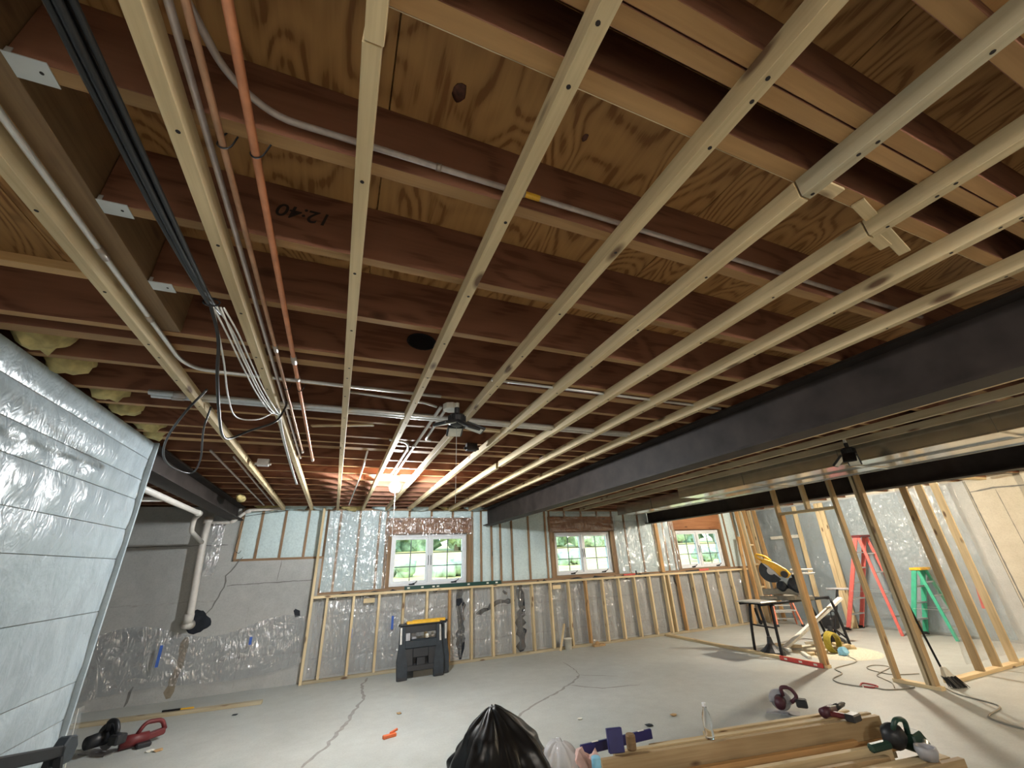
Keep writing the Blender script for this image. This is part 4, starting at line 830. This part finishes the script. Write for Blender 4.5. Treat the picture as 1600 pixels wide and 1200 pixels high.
lum(.45, 2.30, .215, zb+.155, .038, .135, 'board on edge set apart at the back of the pile', PINEB); lum(.95, 2.36, .262, zb+.165, .036, .135, 'rearmost board on edge in the lumber pile', PINE); lum(.4, 2.35, .235, zb+.042, .10, .083, 'timber under the rear boards', PINEG)
lum(.25, 2.0, -.075, zb+.125, .038, .089, 'reddish 2x4 on edge in front of the tall brown face', PINE2); lum(.3, 2.10, -.150, zb+.105, .038, .089, 'second 2x4 on edge in front of the tall face', PINEB); lum(.3, 2.2, -.105, zb+.03, .10, .06, 'timber under the front on-edge boards', PINEG)
lum(.85, 2.12, -.225, zb+.135, .040, .089, 'pale 2x4 on edge in the front row of the pile', PINE); lum(.95, 2.0, -.300, zb+.105, .038, .089, 'brownish 2x4 on edge in the front row', PINEB); lum(.8, 2.25, -.26, zb+.045, .12, .03, 'flat board under the front row', PINE2); lum(.8, 2.2, -.26, zb+.015, .12, .03, 'lowest flat board under the front row', PINEG)
lum(1.15, 2.40, -.385, zb+.115, .089, .037, 'pale flat board near the front right of the pile', PINE, .012); lum(1.25, 2.44, -.475, zb+.095, .038, .089, 'frontmost 2x4 on edge at the right end of the pile', PINEB, .015)
lum(1.2, 2.42, -.40, zb+.048, .10, .094, 'timber under the pale front right board', PINEB, .012); lum(1.3, 2.5, -.475, zb+.025, .06, .05, 'lowest timber at the front right end', PINEG, .015)
ZT_ = zb+.266
# things lying on the pile
g = empty('water_bottle', tuple(pp(.85,.04,ZT_)), 'clear plastic water bottle standing on the lumber pile', 'bottle'); c = pp(.85,.04,ZT_)
MB().lathe([(0,.0),(.028,0),(.032,.01),(.032,.05),(.029,.06),(.032,.07),(.032,.12),(.026,.15),(.013,.18),(.013,.195),(0,.195)], c, 18).obj('bottle_body', CLEARP, g, smooth=True); MB().lathe([(0,.215),(.015,.215),(.015,.193),(0,.193)], c, 14).obj('bottle_cap', WHITE, g)
o = MB().box((-.055,-.018,0),(.055,.018,.135)).obj('navy_box', NAVY, None, Matrix.Translation(pp(.11,.05,ZT_)) @ rotz(-.25) @ Matrix.Rotation(-.12,4,'X'), bevel=.003); tag(o, 'flat navy blue box standing on the lumber pile', 'box')
o = MB().lathe([(0,0),(.03,0),(.034,.01),(.034,.08),(.028,.09),(0,.09)], n=16).obj('tape_roll', CARD if 0 else TRIMMER, None, Matrix.Translation(pp(.23,.06,ZT_)) , smooth=False); tag(o, 'dark brown cylinder beside the navy box', 'canister')
g = empty('spirit_level', tuple(pp(.2,.22,.25)), 'dark blue spirit level lying at the back left of the lumber pile', 'level'); p0, p1 = pp(-.08,.26,.275), pp(.50,.26,.31)
MB().bar(p0, p1, .024, .06).obj('level_body', NAVY, g, bevel=.004)
for f in (.2,.5,.85): q = p0.lerp(p1, f); MB().bar(q-(p1-p0).normalized()*.025+V((0,0,.0305)), q+(p1-p0).normalized()*.025+V((0,0,.0305)), .016, .003).obj('level_vial', PALE, g)
g = empty('cordless_driver', tuple(pp(2.05,.05,ZT_)), 'maroon cordless driver with black nose lying on the lumber pile', 'drill'); mw = Matrix.Translation(pp(2.02,.10,ZT_+.035)) @ rotz(.1); W[g.name] = mw; g.matrix_basis = mw
MB().cyl((-.10,0,0),(.05,0,.005),.035,14,.032).obj('motor_housing', SAWPUR, g, local=True, smooth=True); MB().cyl((.05,0,.005),(.20,0,.012),.026,14,.018).cyl((.20,0,.012),(.23,0,.013),.009,10).obj('chuck', BLACK, g, local=True, smooth=True)
MB().bar((-.05,-.01,-.005),(.0,-.14,-.01),.042,.034).obj('grip', SAWRED, g, local=True, bevel=.008); MB().box((-.06,-.20,-.03),(.05,-.13,.02)).obj('battery', BLACK, g, local=True, bevel=.008); MB().bar((-.02,-.02,.033),(.06,-.02,.028),.012,.006).obj('trim_stripe', PALE, g, local=True)
g = empty('nail_gun', tuple(pp(2.05,-.28,.24)), 'dark green and black power tool on the right front end of the lumber pile', 'power tool'); mw = Matrix.Translation(pp(2.16,-.31,.182)) @ rotz(-.15); W[g.name] = mw; g.matrix_basis = mw
MB().blob((0,.05,.09), .085, 3, .12, 2, (1,.8,.95)).obj('motor_housing', BLACK, g, local=True, smooth=True); MB().tube(arc([(-.03,.02,.13),(.0,.0,.20),(.09,.0,.19),(.10,.02,.10)],.04), .017, 8).obj('handle', TEAL, g, local=True, smooth=True)
MB().hexa([(.07,-.04,0),(.24,-.04,0),(.24,.10,0),(.07,.10,0),(.09,-.02,.10),(.18,-.02,.12),(.18,.08,.12),(.09,.08,.10)]).obj('tool_nose', TEAL, g, local=True, bevel=.01); MB().bar((-.24,.06,.04),(-.06,.05,.05),.05,.05).obj('battery', TEAL, g, local=True, bevel=.012)
MB().lathe([(0,.0),(.05,0),(.065,.05),(.06,.075),(.045,.07),(.04,.02),(0,.02)], n=16).obj('dust_cup', GREYT, g, Matrix.Translation((.05,-.11,-.0)), local=True, smooth=True); MB().cyl((.1,-.07,.03),(.17,-.03,.06),.02,12).obj('metal_collar', ALU, g, local=True)
# bags and can
def pouch(name, mat, c, prof, amp, lab, cat, sd, n=40, m=26, pleat=9, fold=.05):
    b = MB(); rows = []
    for j in range(m+1):
        f = j/m; r, z = prof(f); row = []
        for i in range(n):
            a = 2*math.pi*i/n
            k = noise.noise(V((math.cos(a)*1.3, math.sin(a)*1.3, z*2.2+sd)))*amp + fold*(abs(noise.noise(V((math.cos(a)*pleat*.5, math.sin(a)*pleat*.5, z*1.2+sd*2))))-.25)*(.4+f) + fold*.5*noise.noise(V((math.cos(a)*pleat, math.sin(a)*pleat, z*9+sd)))
            row.append(b.bm.verts.new((c[0]+r*(1+k)*math.cos(a)-.045*f*f, c[1]+r*(1+k)*math.sin(a), c[2]+z*(1+.10*k))))
        if rows:
            for i in range(n): b._f([rows[-1][i], rows[-1][(i+1) % n], row[(i+1) % n], row[i]])
        rows.append(row)
    b._f(rows[-1]); b._f(rows[0][::-1]); return tag(b.obj(name, mat, None, smooth=True), lab, cat)
def bagprof(f):
    P = [(0,.36),(.25,.40),(.45,.36),(.62,.285),(.78,.20),(.9,.115),(.97,.06),(1,.025)]
    for (a, r0), (c, r1) in zip(P, P[1:]):
        if f <= c: return r0+(r1-r0)*(f-a)/(c-a), .605*f
    return .02, .605
pouch('trash_bag', BAG, (1.215,3.40,0), bagprof, .10, 'black plastic trash bag standing at the bottom of the view', 'bag', 1.0, 110, 60, 5, .30)
pouch('clear_bag', FILM2, (1.70,3.32,0), lambda f: (.17*math.sqrt(max(.004,1-(2*f-.9)**2*.8)), .36*f), .45, 'crumpled clear plastic bag between the trash bag and lumber pile', 'bag', 5.0, 70, 40, 4, .35)
tag(MB().blob((1.80,3.22,.12), .13, 3, .8, 2.2, (.9,.7,1.3), 3).obj('paper_bag', PINKP), 'crumpled pinkish paper beside the clear bag', 'paper')
g = empty('spray_can', (1.74,2.98,0), 'spray can with light blue cap at the left end of the lumber pile', 'can'); MB().box((1.66,2.90,0),(1.82,3.06,.14)).obj('can_base', CARD, g)
MB().lathe([(0,.14),(.033,.14),(.033,.28),(.03,.295),(0,.295)], (1.74,2.98,0), 18).obj('can_body', GREYT, g, smooth=True); MB().lathe([(.026,.29),(.031,.295),(.031,.355),(.026,.36),(0,.36)], (1.74,2.98,0), 18).obj('can_cap', CYAN, g, smooth=True)
# saws and small things on the floor
def circ_saw(mw, body, grip, lab):
    t = empty('circular_saw', (0,0,0), lab, 'saw', 'circular saws on the floor', mw=mw)
    MB().box((-.15,-.07,0),(.15,.07,.006)).obj('saw_shoe', GREYT, t, local=True); MB().prism(disc(0,.095,.0,.092,0,6.283,24)[:25], .004, Matrix.Translation((0,-.03,0))).obj('saw_blade', BLADE, t, local=True)
    MB().prism(disc(0,.095,.035,.105,-.2,3.4), .045, Matrix.Translation((0,-.03,0))).obj('blade_guard', body, t, local=True, bevel=.006); MB().cyl((0,-.01,.10),(0,.13,.10),.055,16,.048).obj('motor', grip, t, local=True, smooth=True)
    MB().cyl((0,-.056,.095),(0,-.05,.095),.022,12).obj('arbor_nut', ALU, t, local=True)
    MB().tube(arc([(-.04,.02,.15),(-.03,.02,.225),(-.12,.02,.23),(-.17,.02,.15),(-.10,.02,.10)],.04), .018, 8).obj('handle', grip, t, local=True, smooth=True); MB().box((-.24,-.02,.07),(-.14,.07,.14)).obj('battery', BLACK, t, local=True, bevel=.01)
    return t
circ_saw(Matrix.Translation((-1.93,6.3,0)) @ rotz(2.5) @ Matrix.Scale(1.15,4), BLACK, BLACK, 'black circular saw on the floor at lower left')
circ_saw(Matrix.Translation((4.52,3.82,0)) @ rotz(2.2) @ Matrix.Scale(1.0,4), GREYT, SAWPUR, 'maroon circular saw on the floor behind the lumber pile')
g = empty('cordless_drill', (-1.62,6.33,0), 'dark red power tool lying beside the black circular saw', 'drill', mw=Matrix.Translation((-1.66,6.28,.0)) @ rotz(.45))
MB().cyl((-.12,0,.06),(.10,0,.06),.058,14,.05).obj('motor_housing', SAWRED, g, local=True, smooth=True); MB().bar((.08,0,.06),(.24,.05,.07),.06,.06).obj('grip', SAWRED, g, local=True, bevel=.012); MB().tube(arc([(.0,0,.1),(.05,0,.19),(.2,.05,.17),(.24,.05,.08)],.05), .02, 8).obj('handle', SAWRED, g, local=True, smooth=True); MB().box((.0,-.12,0),(.12,-.03,.04)).obj('battery', BLACK, g, local=True, bevel=.01)
g = empty('spring_clip', (.72,5.22,0), 'small orange plastic clip alone on the concrete floor', 'clip', mw=Matrix.Translation((.72,5.22,0)) @ rotz(.25)); oc = plain('orange_plastic', (.72,.16,.05), .5)
MB().box((-.075,-.02,0),(.06,.02,.03)).obj('clip_body', oc, g, local=True, bevel=.006); MB().bar((.0,.012,.03),(.08,.012,.05),.018,.02).obj('clip_jaw', oc, g, local=True, bevel=.004)
rr = random.Random(2)
for k, (x, y) in enumerate(((-1.45,6.05),(-1.38,6.03),(-.9,6.9),(2.6,4.7),(3.5,4.3),(3.1,4.2),(4.95,3.6),(.9,5.9))):
    o = MB().blob((x,y,.008), .02+.012*rr.random(), 1, .6, 3, (1.5,1,.4), k).obj('floor_scrap', [PALE, CARD, CHAR][k % 3]); tag(o, 'tiny scrap on the concrete floor, '+['beside the red tool at left','right of the red tool at left','in front of the left concrete wall','just right of the trash bag','behind the dark blue level','behind the lumber pile, leftmost','beside the maroon saw','between orange clip and trestle'][k], 'scrap', 'tiny scraps on the floor')
# black rail beside the insulated wall, bottom left
g = empty('trestle', (-1.45,3.9,0), 'black trestle rail with a hooked end bracket below the insulated wall', 'sawhorse')
MB().bar((-1.30,2.2,1.0),(-1.305,3.64,.685),.05,.055).obj('top_rail', BLACKM, g, bevel=.006); MB().prism([(-.05,-.06),(.06,-.07),(.085,.0),(.05,.055),(-.02,.07),(-.06,.03)], .06, Matrix.Translation((-1.30,3.68,.68)) @ rotz(1.5)).obj('end_bracket', CHAR, g, bevel=.008)
for yy, zz in ((2.3,.96), (3.6,.67)):
    for s in (-1, 1): MB().bar((-1.30+.02*s,yy,zz),(-1.27+s*.12,yy,0),.03,.03,(0,1,0)).obj('leg', BLACKM, g)
